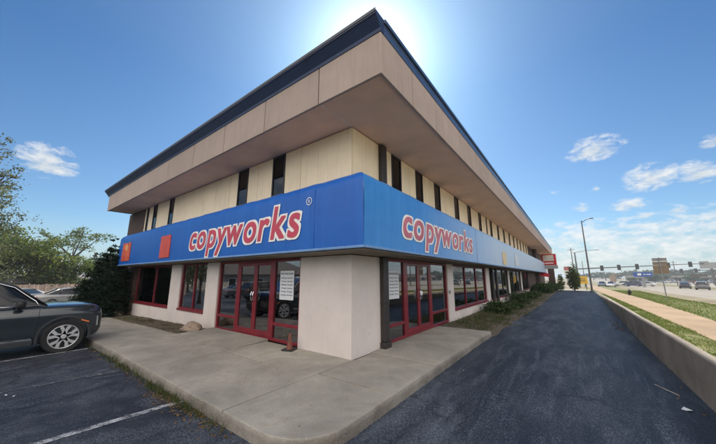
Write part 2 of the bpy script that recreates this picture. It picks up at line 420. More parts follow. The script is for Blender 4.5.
M['awn_soffit'] = pmat('awning_underside', (.20,.17,.13), .8, .2, 3)

# ------------------------------------------------------------------ lie of the land
ZK = [(-60,.72),(0,.70),(10,.68),(15,.62),(25,.44),(35,.22),(45,0.0),(52,-.15),(65,-.42),(80,-.7),(100,-1.0),(140,-1.35),(200,-1.6),(400,-1.7),(4000,-1.7)]
def zr(y): return interp(ZK, y)
def gz(x): return -.02*min(60, max(0., -9-x))
def zlow(x, y):
    far = min(0., zr(y))
    k = min(1., max(0., (x+60)/40.))
    return gz(x) + far*k
def xw(y): return 1.4 + .02*max(0., y-12) if y < 46 else 2.08
NEAR = [(-60,1.94),(15,1.94),(28,2.08),(61,2.7),(120,3.6)]
FARW = [(-60,2.9),(12,2.94),(18,3.2),(28,3.63),(61,4.8),(120,6.3)]
ROADN = [(-60,5.2),(21,5.39),(26,5.45),(37,6.12),(62,8.1),(95,9.1),(400,11)]

def ys_list(a, b, step):
    out = []; y = a
    while y < b: out.append(y); y += step*(1 + max(0, y-20)/60. if y > 20 else 1)
    out.append(b); return out

def struct(mb, name, mat, **k): return tag(mb.build(name, mat, **k), kind='structure')

# base earth, one sheet out to the horizon: the lower side and the raised roadside
mb = MB()
XL = [-2500,-600,-200,-100,-69,-50,-30,-20,-12,-9,-5,-2,1.45]
YL = [-600,-200,-60,-20,0,16,30,40,46,50,58,70,90,120,160,220,400,2500]
mb.grid([[(x if x < 1.4 else xw(y)+.05, y, zlow(x, y)-.05) for x in XL] for y in YL])
XR = [1.45,3,6,10,20,40,80,200,600,2500]
mb.grid([[(x if x > 1.5 else xw(y)+.05, y, zr(y)-.03) for x in XR] for y in YL])
struct(mb, 'ground', M['earth'])
mb = MB()
LX = [-69,-60,-50,-40,-30,-24,-18,-14,-11,-9,-6,-3.2]
mb.grid([[(x, y, zlow(x, y)) for x in LX] for y in [-45,-30,-15,-5,0,2.6]])
mb.grid([[(x, y, zlow(x, y)) for x in [-69,-60,-50,-40,-30,-24,-20.6]] for y in [2.6,8,20,40]])
struct(mb, 'parking_lot', M['lot'])
mb = MB()
rows = []
for y in ys_list(-45, 51, 2.5):
    x0 = -3.2 if y < 2.6 else -2.6
    rows.append([(lerp(x0, xw(y)-.0, k/4.), y, zlow(0, y)) for k in range(5)])
mb.grid(rows)
struct(mb, 'driveway', M['drive'])
mb = MB()
mb.grid([[(x, y, zlow(0, y)+.0) for x in (-22,-8,-3,0,xw(y))] for y in (51,54,58,62,66)])
mb.grid([[(x, y, zr(y)-.0) for x in (xw(y), lerp(xw(y), interp(NEAR,y), .98))] for y in (51,54,58,62,66)])
struct(mb, 'apron', M['apron'])

# parking stripes
for x0, y0, x1, y1 in ((-5.28,-3.2,-4.93,2.18), (-8.1,-3.2,-7.44,1.98), (-10.36,-3.2,-10.5,2.2), (-13.2,-3.2,-13.25,2.2), (-16,-3.2,-16,2.2), (-18.8,-3.2,-18.8,2.2), (-2.3,-3.2,-2.1,.3)):
    if x1 > -2.5: continue
    mb = MB(); n = 14
    mb.grid([[(lerp(x0,x1,i/n)+s*.055, lerp(y0,y1,i/n), gz(lerp(x0,x1,i/n))+.006) for s in (-1,1)] for i in range(n+1)])
    struct(mb, 'parking_line', M['line_worn' if -8.5 < x0 < -8 else 'line'])

# ------------------------------------------------------------------ sidewalk round the shop: slabs with open joints over dirt
S = .15
def dense(poly, step=.35):
    out = []
    for i in range(len(poly)):
        a = Vector(poly[i]); b = Vector(poly[(i+1) % len(poly)]); n = max(1, int((b-a).length/step))
        out += [tuple(a.lerp(b, k/n)) for k in range(n)]
    return out
def slab(mb, poly, dz=0.):
    n0 = len(mb.v); poly = dense(poly)
    mb.prism(poly, -.12, S+dz)
    for i in range(n0, len(mb.v)):
        x, y, z = mb.v[i]
        j = random.uniform(-.004,.004)
        mb.v[i] = (x+j, y+j, z+gz(x))
EY, EX = 2.16, -2.29
g = .012
arc = [(-2.96+.67*math.cos(R(a))*1.0, 2.83+.67*math.sin(R(a))) for a in range(-84, 1, 9)]
mb = MB()
xs = [-19.2,-17.3,-15.4,-13.5,-11.6,-9.7,-7.73,-6.7,-5.2,-3.82]
for a, b in zip(xs, xs[1:]):
    back = 4.9 if a > -10 else 3.95
    if a < -5.3:
        slab(mb, [(a+g,EY),(b-g,EY),(b-g,3.72-g),(a+g,3.72-g)]); slab(mb, [(a+g,3.72+g),(b-g,3.72+g),(b-g,back),(a+g,back)])
    else: slab(mb, [(a+g,EY),(b-g,EY),(b-g,4.95),(a+g,4.95)])
slab(mb, [(-3.82+g,EY),(-3.1,EY)] + [(x, y) for x, y in arc if x > -3.05] + [(EX,3.92-g),(-3.82+g,3.92-g)])
yy = [3.92,5.63,7.12,8.5,9.95]
for k, (a, b) in enumerate(zip(yy, yy[1:])):
    xi = -3.82+g if k == 0 else -4.05
    slab(mb, [(xi,a+g),(EX,a+g),(EX+(0.05 if k == 3 else 0),b-g),(xi,b-g)], dz=(.0,.010,.0,.004)[k])
walk = struct(mb, 'sidewalk', M['sidewalk'], bevel=.009, seg=2)
mb = MB()
mb.prism([(-19.1,EY+.012),(-3.1,EY+.012)] + [(x*1.0-.01, y+.01) for x, y in arc] + [(EX-.012,9.9),(-3.9,9.9),(-3.9,4.92),(-19.1,3.9)], -.1, -.05)
bed = MB()
bed.grid([[(x, y, gz(x)+S-.016) for y in (2.20,3.0,3.95,4.95)] for x in (-19,-15,-12,-9,-7,-5,-3.85)])
bed.grid([[(x, y, S-.016) for x in (-3.9,-3.0,-2.34)] for y in (2.95,5,7.5,9.9)])
struct(bed, 'joint_bed', M['joint'])
# door ramp pad
mb = MB(); mb.mesh([(-9.7,3.75,S+.004),(-6.68,3.98,S+.004),(-6.72,4.93,S+.055),(-9.68,4.93,S+.055),(-9.7,3.75,S-.03),(-6.68,3.98,S-.03),(-6.72,4.93,S-.03),(-9.68,4.93,S-.03)],
                   [(0,1,2,3),(0,4,5,1),(1,5,6,2),(3,2,6,7),(0,3,7,4)])
struct(mb, 'door_ramp', M['sidewalk'])
# broken, stained edge of the kerb: a rough skin just outside the slabs
edge = [(-19.2,EY),(-16,EY),(-13,EY),(-10,EY),(-8,EY),(-6,EY),(-4.6,EY),(-3.6,EY)] + [(x, y) for x, y in arc if x > -3.1] + [(EX,3.6),(EX,5),(EX,6.6),(EX,8.2),(EX+.03,9.95)]
fine = []
for a, b in zip(edge, edge[1:]):
    n = max(1, int(math.hypot(b[0]-a[0], b[1]-a[1])/.06))
    fine += [(lerp(a[0],b[0],k/n), lerp(a[1],b[1],k/n)) for k in range(n)]
fine.append(edge[-1])
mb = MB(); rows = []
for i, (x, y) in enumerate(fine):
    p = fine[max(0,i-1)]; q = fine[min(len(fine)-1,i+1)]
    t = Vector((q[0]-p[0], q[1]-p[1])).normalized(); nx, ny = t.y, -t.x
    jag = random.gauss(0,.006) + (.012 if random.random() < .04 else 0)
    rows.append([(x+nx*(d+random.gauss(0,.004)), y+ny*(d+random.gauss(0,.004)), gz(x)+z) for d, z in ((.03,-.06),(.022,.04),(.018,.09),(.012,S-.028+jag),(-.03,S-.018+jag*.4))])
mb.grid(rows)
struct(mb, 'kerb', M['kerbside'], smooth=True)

# planting beds
def bedsheet(name, pts_rows, mat=M['soil']):
    mb = MB(); mb.grid(pts_rows); struct(mb, name, mat, smooth=True)
bedsheet('planting_bed', [[(x, y, gz(x)+S-.02+random.uniform(-.01,.035)) for y in (3.9,4.15,4.45,4.93)] for x in [-18.9+.45*k for k in range(21)]])
rows = []
for k in range(60):
    y = 9.95+k*.65; e = interp([(9.9,-2.2),(13,-2.15),(18,-2.02),(25,-1.84),(34,-1.78),(50,-1.75)], y)
    rows.append([(x, y, z+random.uniform(-.012,.012)+min(0, zr(y))) for x, z in ((-3.9,.16),(-3.3,.14),(-2.8,.09),(e-.15+random.uniform(-.06,.06),.05),(e+random.uniform(-.07,.07),.004))])
bedsheet('planting_bed', rows)

# ------------------------------------------------------------------ THE BUILDING
X0, Y0, AX, AY, FX, FY = -3.87, 4.91, -2.98, 4.15, -2.29, 3.74
XE, YE = -20.6, 58.0
B = empty('commercial_building', (X0, Y0, 0), 0, 'two-storey cream and taupe commercial building with a blue wraparound awning', 'building')
def part(mb, name, mat, parent=None, **k): return mb.build(name, mat, parent or B, world=True, **k)

# storefront walls with openings; T = wall thickness
T = .22
ld = (-9.64,-5.53); rd = (6.40,10.95)
mb = MB()
HZ = 2.33
mb.box(-5.53,X0,Y0,Y0+T,-.3,HZ); part(mb, 'corner_wall', M['white_paint'], bevel=.012, seg=2); mb = MB()
mb.box(-10.47,-9.64,Y0,Y0+T,-.3,HZ); mb.box(-13.6,-12.62,Y0,Y0+T,-.4,HZ)
mb.box(-12.62,-10.47,Y0,Y0+T,-.4,.56); mb.box(-18.0,-13.6,Y0,Y0+T,-.6,.54)
part(mb, 'storefront_wall', M['white_paint'], bevel=.012, seg=2)
mb = MB(); mb.box(-18.0,X0-T,Y0+.012,Y0+T,HZ,2.75); part(mb, 'header', M['seam'])
mb = MB()
piers_r = [(Y0+T,6.40),(10.95,11.6),(17.15,17.95),(24.05,24.6),(30.7,31.3)]
mb.box(X0-T,X0,*piers_r[0],-.3,HZ); part(mb, 'corner_wall', M['white_paint'], bevel=.012, seg=2); mb = MB()
for a, b in piers_r[1:]: mb.box(X0-T,X0,a,b,-.3,HZ)
for a, b in ((11.6,17.15),(17.95,24.05),(24.6,30.7),(31.3,36.2)): mb.box(X0-T,X0,a,b,-.4,.50)
part(mb, 'storefront_wall', M['white_paint'], bevel=.012, seg=2)
mb = MB(); mb.box(X0-T,X0-.012,Y0+T,YE,HZ,2.75); part(mb, 'header', M['seam'])
# brown brick ends
mb = MB(); mb.box(XE,-18.0,Y0-.03,Y0+T,-.6,5.42); part(mb, 'brick_end', M['brick'])
mb = MB()
for k in range(28):   # banded brown block under the awning at the far end
    z = -.5+.105*k
    if z < 2.3: mb.box(-18.75,-18.02,Y0-.10,Y0-.032,z,z+.09)
part(mb, 'banded_pier', M['brick'])
for a_ in ((X0-T,X0-.004,36.2,44,-.9,HZ),(X0-.7,X0+.25,46.5,48.2,-.9,HZ),(X0-.7,X0+.1,50,YE,-.9,HZ)):
    mb = MB(); mb.box(*a_); part(mb, 'brick_wall', M['brick'])
# interior seen dimly through the glass
mb = MB(); mb.box(XE,X0-T-.01,Y0+T+.01,YE,.02,.13); part(mb, 'floor', M['interior_floor'])
mb = MB(); mb.box(XE+.1,X0-5.5,Y0+5.2,Y0+5.35,.13,2.7); mb.box(X0-5.6,X0-5.45,Y0+5.35,YE-.2,.13,2.7); mb.box(-13.2,-13.1,Y0+T+.01,Y0+5.2,.13,2.7); mb.box(X0-5.45,X0-T-.02,17.5,17.6,.13,2.7)
mb.box(XE+.1,X0-T-.02,Y0+T+.02,YE-.1,2.75,2.85)
part(mb, 'interior_wall', M['interior'])
mb = MB(); mb.box(XE,XE+.1,Y0+T,YE,-.6,5.42); mb.box(XE+.1,X0-.3,YE-.1,YE,-.9,5.42); part(mb, 'rear_wall', M['taupe'])

# glazing ---------------------------------------------------------------
def frame_group(name, wall, u0, u1, z0, z1, posts, rails, pane_cells, fw=.075, mat=None, glass=None, dep=.10, setb=.05, parent=None):
    """wall 'L': u is x on plane y=Y0 ; wall 'R': u is y on plane x=X0"""
    mat = mat or M['red_frame']; glass = glass or M['glass']
    fr = MB(); pn = MB()
    def bx(mb_, a, b, c, d, s0, s1):
        if wall == 'L': mb_.box(a, b, Y0+s0, Y0+s1, c, d)
        else: mb_.box(X0-s1, X0-s0, a, b, c, d)
    bx(fr, u0, u0+fw, z0, z1, setb, setb+dep); bx(fr, u1-fw, u1, z0, z1, setb, setb+dep)
    bx(fr, u0+fw, u1-fw, z1-fw, z1, setb+.002, setb+dep-.002); bx(fr, u0+fw, u1-fw, z0, z0+fw, setb+.002, setb+dep-.002)
    for p, w in posts: bx(fr, p-w/2, p+w/2, z0+fw, z1-fw, setb+.004, setb+dep-.004)
    for a, b, z in rails: bx(fr, a, b, z-.04, z+.04, setb+.006, setb+dep-.006)
    f = fr.build(name, mat, parent or B, world=True, bevel=.006)
    for a, b, c, d in pane_cells:
        pn = MB()
        if wall == 'L': pn.face([(a,Y0+setb+.05,c),(b,Y0+setb+.05,c),(b,Y0+setb+.05,d),(a,Y0+setb+.05,d)])
        else: pn.face([(X0-setb-.05,a,c),(X0-setb-.05,b,c),(X0-setb-.05,b,d),(X0-setb-.05,a,d)])
        pn.build('pane', glass, f, world=True)
    return f
DZ0, DZ1 = .16, 2.33
frame_group('entrance_frame','L',ld[0],ld[1],DZ0,DZ1,[(-8.49,.10),(-6.69,.13)],[(ld[0]+.07,-8.54,.60),(-6.62,ld[1]-.07,.60)],
            [(ld[0]+.05,-8.5,DZ0,.6),(ld[0]+.05,-8.5,.6,DZ1),(-6.68,ld[1]-.05,DZ0,.6),(-6.68,ld[1]-.05,.6,DZ1)])
def door(wall, u0, u1, hside):
    fw = .085; f = MB()
    def bx(mb_, a, b, c, d, s0, s1):
        if wall == 'L': mb_.box(a, b, Y0+s0, Y0+s1, c, d)
        else: mb_.box(X0-s1, X0-s0, a, b, c, d)
    z0, z1 = DZ0+.078, DZ1-.078
    bx(f,u0,u0+fw,z0,z1,.062,.118); bx(f,u1-fw,u1,z0,z1,.062,.118); bx(f,u0+fw,u1-fw,z1-fw,z1,.064,.116); bx(f,u0+fw,u1-fw,z0,z0+.13,.064,.116)
    d = f.build('door', M['red_frame'], B, world=True, bevel=.006)
    p = MB(); s = .09
    if wall == 'L': p.face([(u0+.04,Y0+s,z0+.05),(u1-.04,Y0+s,z0+.05),(u1-.04,Y0+s,z1-.05),(u0+.04,Y0+s,z1-.05)])
    else: p.face([(X0-s,u0+.04,z0+.05),(X0-s,u1-.04,z0+.05),(X0-s,u1-.04,z1-.05),(X0-s,u0+.04,z1-.05)])
    p.build('pane', M['glass'], d, world=True)
    h = MB(); uu = (u1-.045) if hside > 0 else (u0+.045); q = 0.035
    pts = []
    for k in range(9):
        t = k/8.; off = math.sin(math.pi*t)**.5 if 0 < t < 1 else 0
        z = 1.13+.33*t
        pts.append((uu, Y0+.062-.09*off, z) if wall == 'L' else (X0-.062+.09*off, uu, z))
    h.tube(pts, .014, 8)
    h.build('handle', M['chrome'], d, world=True, smooth=True)
door('L', -8.438, -7.56, 1); door('L', -7.555, -6.757, -1)
frame_group('entrance_frame','R',rd[0],rd[1],DZ0,DZ1,[(7.52,.16),(9.40,.12)],[(rd[0]+.07,7.44,.58),(9.46,rd[1]-.07,.62)],
            [(rd[0]+.05,7.5,DZ0,.58),(rd[0]+.05,7.5,.58,DZ1),(9.4,rd[1]-.05,DZ0,.62),(9.4,rd[1]-.05,.62,DZ1)])
door('R', 7.605, 8.44, 1); door('R', 8.445, 9.335, -1)
# sills and windows
def window(wall, u0, u1, z0, mulls, mat):
    f = frame_group('window', wall, u0, u1, z0, HZ, [(m_, .06) for m_ in mulls], [],
        [(a+.02, b-.02, z0+.03, HZ-.03) for a, b in zip([u0]+mulls, mulls+[u1])], fw=.06, mat=mat)
    s = MB()
    if wall == 'L': s.box(u0+.01, u1-.01, Y0-.035, Y0+.048, z0-.055, z0+.02)
    else: s.box(X0-.048, X0+.035, u0+.01, u1-.01, z0-.055, z0+.02)
    s.build('sill', M['red_frame'], f, world=True, bevel=.006)
window('L', -12.62, -10.47, .62, [-11.5], M['red_frame'])
window('L', -18.0, -13.6, .60, [-15.5], M['red_frame'])
window('R', 11.6, 17.15, .56, [13.4,15.25], M['red_frame'])
window('R', 17.95, 24.05, .56, [20.2,22.2], M['black_frame'])
window('R', 24.6, 30.7, .56, [26.6,28.7], M['black_frame'])
window('R', 31.3, 36.2, .56, [33.6], M['black_frame'])

# upper storey ------------------------------------------------------------
ZU0, ZU1 = 3.2, 5.42
mb = MB(); mb.box(-18.0,X0-.03,Y0+.03,Y0+T,2.75,ZU1); mb.box(X0-T,X0-.03,Y0+T,YE,2.75,ZU1); part(mb, 'backing_wall', M['seam'])
lwin = [(-17.75,-17.45),(-16.81,-16.28),(-14.76,-14.24),(-8.86,-8.25),(-6.94,-6.35)]
ljoint = [-15.5,-12.96,-11.31,-10.37,-9.38,-7.69,-5.67]
rwin = [(6.79,7.38),(8.40,8.97),(10.05,10.65),(12.37,12.98),(14.37,14.98),(16.5,17.1),(18.25,18.5),(19.3,19.9),(21.5,22.1),(23.7,24.3),(26.1,26.7),(28.3,28.9),(30.4,31.0),(32.5,33.1),(34.7,35.3),(36.9,37.5)]
rjoint = [7.9,9.5,11.2,11.8,13.7,15.7,20.7,22.9,25.2,27.5,29.6,31.7,33.9,36.1]
def upper(wall, wins, joints, u0, u1, excl=()):
    cuts = sorted([u0, u1] + [w for ab in wins for w in ab] + list(joints))
    mb = MB(); gp = .008
    for a, b in zip(cuts, cuts[1:]):
        if any(abs(a-w0) < 1e-6 for w0, w1 in wins): continue
        if wall == 'L': mb.box(a+gp, b-gp, Y0, Y0+.026, ZU0, ZU1-.003)
        else: mb.box(X0-.026, X0, a+gp, b-gp, ZU0, ZU1-.003)
    part(mb, 'wall_panel', M['cream'], bevel=.004)
    for a, b in wins:
        f = MB(); fw = .05
        def bx(a_, b_, c, d, s0, s1):
            if wall == 'L': f.box(a_, b_, Y0+s0, Y0+s1, c, d)
            else: f.box(X0-s1, X0-s0, a_, b_, c, d)
        bx(a+.003,a+fw,ZU0,ZU1-.004,-.012,.028); bx(b-fw,b-.003,ZU0,ZU1-.004,-.012,.028)
        bx(a+fw,b-fw,ZU1-.06,ZU1-.005,-.010,.027); bx(a+fw,b-fw,4.18,4.23,-.008,.027)
        w = f.build('narrow_window', M['black_frame'], B, world=True)
        p = MB(); s = .014
        if wall == 'L': p.face([(a+.04,Y0+s,ZU0),(b-.04,Y0+s,ZU0),(b-.04,Y0+s,ZU1-.02),(a+.04,Y0+s,ZU1-.02)])
        else: p.face([(X0-s,a+.04,ZU0),(X0-s,b-.04,ZU0),(X0-s,b-.04,ZU1-.02),(X0-s,a+.04,ZU1-.02)])
        p.build('pane', M['upglass'], w, world=True)
upper('L', lwin, ljoint, -18.0, X0-.002)
upper('R', rwin, rjoint, Y0+.03, 38.6)
for a_ in ((X0-T,X0+.02,38.62,40.6),(X0-T,X0+.35,44.0,46),(X0-T,X0+.02,49,YE)):
    mb = MB(); mb.box(*a_,ZU0,ZU1-.003); part(mb, 'brick_wall', M['brick'])

# roof overhang ------------------------------------------------------------
ZF = 6.26
mb = MB()
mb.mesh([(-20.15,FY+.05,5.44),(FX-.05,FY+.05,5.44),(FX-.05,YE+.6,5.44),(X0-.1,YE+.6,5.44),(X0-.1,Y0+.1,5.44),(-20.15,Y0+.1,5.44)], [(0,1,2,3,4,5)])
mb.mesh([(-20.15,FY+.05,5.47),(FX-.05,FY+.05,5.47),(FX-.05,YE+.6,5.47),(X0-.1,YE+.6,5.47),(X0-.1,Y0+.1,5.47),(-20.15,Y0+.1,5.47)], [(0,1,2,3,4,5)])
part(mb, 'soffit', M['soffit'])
mb = MB(); mb.box(-3.875,-3.855,FY+.05,Y0,5.434,5.4395); part(mb, 'soffit_joint', M['palejoint'])
lj = [-20.2,-18.0,-15.9,-13.9,-11.9,-9.75,-7.75,-5.76,-3.86,FX]
mb = MB()
for a, b in zip(lj, lj[1:]): mb.box(a+.013, b-(.013 if b < FX else 0), FY, FY+.06, 5.40, ZF)
part(mb, 'fascia_panel', M['taupe'], bevel=.006)
rj = [FY+.062,5.02,6.35]; 
while rj[-1] < YE-1.9: rj.append(rj[-1]+1.92)
rj.append(YE+.6)
mb = MB()
for a, b in zip(rj, rj[1:]): mb.box(FX-.06, FX, a+(.013 if a > 4 else 0), b-.013, 5.40, ZF)
part(mb, 'fascia_panel', M['taupe'], bevel=.006)
mb = MB(); mb.box(-20.19,FX-.02,FY+.02,FY+.055,5.42,ZF-.02); mb.box(FX-.055,FX-.02,FY+.06,YE+.58,5.42,ZF-.02); mb.box(-20.2,-20.14,FY+.06,14,5.42,ZF); mb.box(-20.1,FX-.06,YE+.5,YE+.58,5.42,ZF); part(mb, 'fascia_backing', M['seam'])
mb = MB(); mb.mesh([(-20.1,FY+.06,6.2),(FX-.06,FY+.06,6.2),(FX-.06,YE+.55,6.2),(-20.1,YE+.55,6.2)], [(0,1,2,3)]); part(mb, 'roof', M['shingle'])
# left edge: sloped gutter lip in navy
mb = MB()
prof = [(FY+.10,ZF+.003),(FY-.012,ZF+.003),(FY-.03,6.32),(FY-.17,6.50),(FY-.19,6.50),(FY-.19,6.585),(FY+.10,6.585)]
n = len(prof); xa, xb = -20.45, FX+.012
mb.mesh([(xa,y,z) for y, z in prof]+[(xb,y,z) for y, z in prof], [tuple(range(n)), tuple(reversed(range(n,2*n)))]+[(i,n+i,n+(i+1) % n,(i+1) % n) for i in range(n)])
part(mb, 'roof_edge', M['navy'])
mb = MB(); mb.box(xa-.004, xb+.006, FY-.20, FY-.194, 6.535, 6.60); part(mb, 'drip_edge', M['darksteel'])
mb = MB(); mb.box(FX-.1, FX+.010, FY+.104, YE+.6, ZF+.003, 6.50); mb.box(FX-.1, FX+.045, FY+.104, YE+.62, 6.503, 6.585); part(mb, 'roof_edge', M['bluemetal'])

# awning ---------------------------------------------------------------------
prof = [(0,2.42),(-.004,2.8),(-.008,3.2),(-.004,3.55),(0,3.70),(.02,3.775),(.07,3.845),(.15,3.905),(.28,3.955),(.5,4.02),(.74,4.09)]
def wav(u, z): return .006*math.sin(u*5.1)+.006*math.sin(u*9.7+1)+.004*math.sin(u*1.3) if z > 3.6 else .006*math.sin(u*2.3+z)
def sweep(wall, us):
    rows = []
    for o, z in prof:
        row = []
        for u in us:
            if wall == 'L':
                x = min(u, AX-o); row.append((x, AY+o, z+wav(x, z)*(0 if u >= AX else 1)))
            else:
                y = max(u, AY+o); row.append((AX-o, y, z+wav(y, z)*(0 if u <= AY else 1)))
        rows.append(row)
    return rows
us = [-18.45+k*.25 for k in range(62)] + [AX]
mb = MB(); mb.grid(sweep('L', us))
mb.face([(-18.45,AY+o,z+wav(-18.45,z)) for o, z in prof]+[(-18.45,Y0-.01,4.12),(-18.45,Y0-.01,2.42)])
aw_l = part(mb, 'awning', M['awn_l'], smooth=True, sharp=40)
us = [AY] + [4.3+k*.3 for k in range(160)]
us = [u for u in us if u < 52] + [52.]
mb = MB(); mb.grid(list(reversed(sweep('R', us))))
mb.face([(AX-o,52.,z) for o, z in prof]+[(X0,52.,4.12),(X0,52.,2.42)])
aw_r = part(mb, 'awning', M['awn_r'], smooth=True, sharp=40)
aw_r['label'] = 'pale blue driveway-side awning with sky glare and bleaching in its colour'
mb = MB(); mb.box(-18.45,AX,AY-.012,AY+.05,2.375,2.425); mb.build('lip', M['awn_lip'], aw_l, world=True, bevel=.008)
mb = MB(); mb.box(AX-.05,AX+.012,AY+.052,52.,2.375,2.425); mb.build('lip', M['awn_lip'], aw_r, world=True, bevel=.008)
mb = MB(); mb.box(-18.4,AX-.05,AY+.052,Y0+.05,2.345,2.37); mb.build('underside', M['awn_soffit'], aw_l, world=True)
mb = MB(); mb.box(X0-.01,AX-.052,Y0+.052,51.9,2.345,2.37); mb.build('underside', M['awn_soffit'], aw_r, world=True)
def rect_l(x0, x1, z0, z1, o=.012, sh=0.):
    return [(x0,AY-o,z0),(x1,AY-o,z0),(x1+sh,AY-o,z1),(x0+sh,AY-o,z1)]
for x in (-4.28,):
    mb = MB(); mb.box(x-.004,x+.004,AY-.0125,AY-.004,2.43,3.72); mb.build('seam', M['awn_l'], aw_l, world=True)
mb = MB(); mb.box(AX+.004,AX+.016,12.0,12.03,2.43,3.72); mb.build('seam', M['awn_r'], aw_r, world=True)
mb = MB(); mb.extr(rect_l(-12.82,-11.88,2.55,3.40), (0,-.02,0)); o = mb.build('red_square', M['square_red'], aw_l, world=True)
mb = MB(); mb.extr(rect_l(-17.75,-16.56,2.58,3.45), (0,-.02,0)); o = mb.build('orange_square', M['orange'], aw_l, world=True)
q = MB(); q.face([(-17.1+.22*math.cos(t),AY-.036,3.22+.15*math.sin(t)) for t in [2*math.pi*k/24 for k in range(24)]]); q.build('pale_patch', M['yellowpale'], o, world=True)
q = MB(); q.face([(-17.72,AY-.036,2.60),(-17.15,AY-.036,2.60),(-17.35,AY-.036,2.86),(-17.72,AY-.036,2.80)]); q.build('red_patch', M['square_red'], o, world=True)
mb = MB(); mb.face([(AX+.018,17.3,2.5),(AX+.018,18.5,2.5),(AX+.018,18.5,3.25),(AX+.018,17.3,3.2)]); mb.build('faded_square', pmat('ghost_yellow',(.66,.52,.30),.5), aw_r, world=True)
mb = MB(); mb.face([(AX+.018,21.6,2.55),(AX+.018,23.3,2.55),(AX+.018,23.3,3.3),(AX+.018,21.6,3.3)]); mb.build('faded_square', pmat('ghost_pale',(.56,.62,.68),.5), aw_r, world=True)

def text_mesh(body, size, offset=0., shear=0., space=1., align='LEFT', res=6):
    cu = bpy.data.curves.new('t', 'FONT'); cu.body = body; cu.size = size; cu.offset = offset; cu.shear = shear
    cu.space_character = space; cu.align_x = align; cu.resolution_u = res
    ob = bpy.data.objects.new('t', cu); COL.objects.link(ob)
    dg = bpy.context.evaluated_depsgraph_get(); dg.update()
    me = bpy.data.meshes.new_from_object(ob.evaluated_get(dg))
    vs = [v.co.copy() for v in me.vertices]; fs = [tuple(p.vertices) for p in me.polygons]
    bpy.data.objects.remove(ob); bpy.data.curves.remove(cu); bpy.data.meshes.remove(me)
    return vs, fs
def place_text(vs, fs, fn):
    mb = MB(); mb.mesh([fn(v.x, v.y) for v in vs], fs); return mb
# the word mark: red heavy italics with a broad white outline, letter by letter
def wordmark(fn, parent, red, white, u0, u1, zs):
    cells = []; x = 0.
    for ch in 'copyworks':
        vr, fr_ = text_mesh(ch, 1.13, .0, .16, res=5)
        lo, hi = min(v.x for v in vr), max(v.x for v in vr)
        ov = {'y': -.05, 'w': -.05, 'k': .02}.get(ch, .03)
        cells.append((vr, fr_, x+ov-lo)); x += hi-lo+ov+.095
    k = (u1-u0)/x
    def thick(vs, fs, dx, r, l0, n):     # swell the strokes by laying the letter over itself round a small circle
        mb = MB()
        for q, (ax_, ay_) in enumerate(((0,0),(-1,-1),(0,-1),(1,-1),(1,0),(1,1),(0,1),(-1,1),(-1,0),(-.5,-1),(.5,-1),(.5,1),(-.5,1),(-1,-.5),(1,-.5),(1,.5),(-1,.5))):
            ox, oy = r*(ax_+.16*ay_), r*.8*ay_
            mb.mesh([fn(u0+(v.x+dx+ox+.05)*k, (v.y+oy)*zs, l0+.00004*q) for v in vs], fs)
        return mb
    for i, (vr, fr_, dx) in enumerate(cells):
        thick(vr, fr_, dx, .080, .004+.0009*i, 18).build('lettering_outline', white, parent, world=True)
        thick(vr, fr_, dx, .022, .013+.0009*i, 14).build('lettering', red, parent, world=True)
wordmark(lambda u, b, l: (u, AY-l-.008, 2.74+b), aw_l, M['text_red'], M['text_white'], -10.28, -4.70, 1.)
wordmark(lambda u, b, l: (AX+l+.008, u, 2.76+b), aw_r, M['text_red_glare_fade'], M['text_white'], 5.62, 11.35, .92)
vs, fs = text_mesh('R', .115, .0, 0, 1, 'CENTER')
place_text(vs, fs, lambda a, b: (-4.45+a, AY-.02, 3.44+b)).build('registered_mark', M['text_white'], aw_l, world=True)
mb = MB(); ring = [(math.cos(2*math.pi*k/24), math.sin(2*math.pi*k/24)) for k in range(25)]
mb.grid([[(-4.45+r*c, AY-.02, 3.48+r*s_) for c, s_ in ring] for r in (.075,.09)]); mb.build('registered_mark', M['text_white'], aw_l, world=True)

# downspout on the right face, with its boot
mb = MB(); mb.box(X0+.004,X0+.13,6.06,6.30,.30,2.345); mb.box(X0+.004,X0+.14,6.04,6.32,1.2,1.24); mb.box(X0+.004,X0+.12,6.08,6.34,3.3,5.42)
mb.box(X0+.004,X0+.16,6.03,6.33,.15,.30)
part(mb, 'downspout', M['pipe'], bevel=.02, seg=2)
mb = MB(); mb.box(X0+.004,X0+.14,18.25,18.5,.1,2.345); part(mb, 'downspout', M['pipe'], bevel=.02)
mb = MB(); mb.box(X0+.004,X0+.14,19.3,19.55,.1,2.345); part(mb, 'downspout', M['pipe'], bevel=.02)
# meter box and small wall fittings
mb = MB(); mb.box(X0+.002,X0+.03,10.98,11.0+.12,1.2,1.32); part(mb, 'wall_plate', M['steel'])

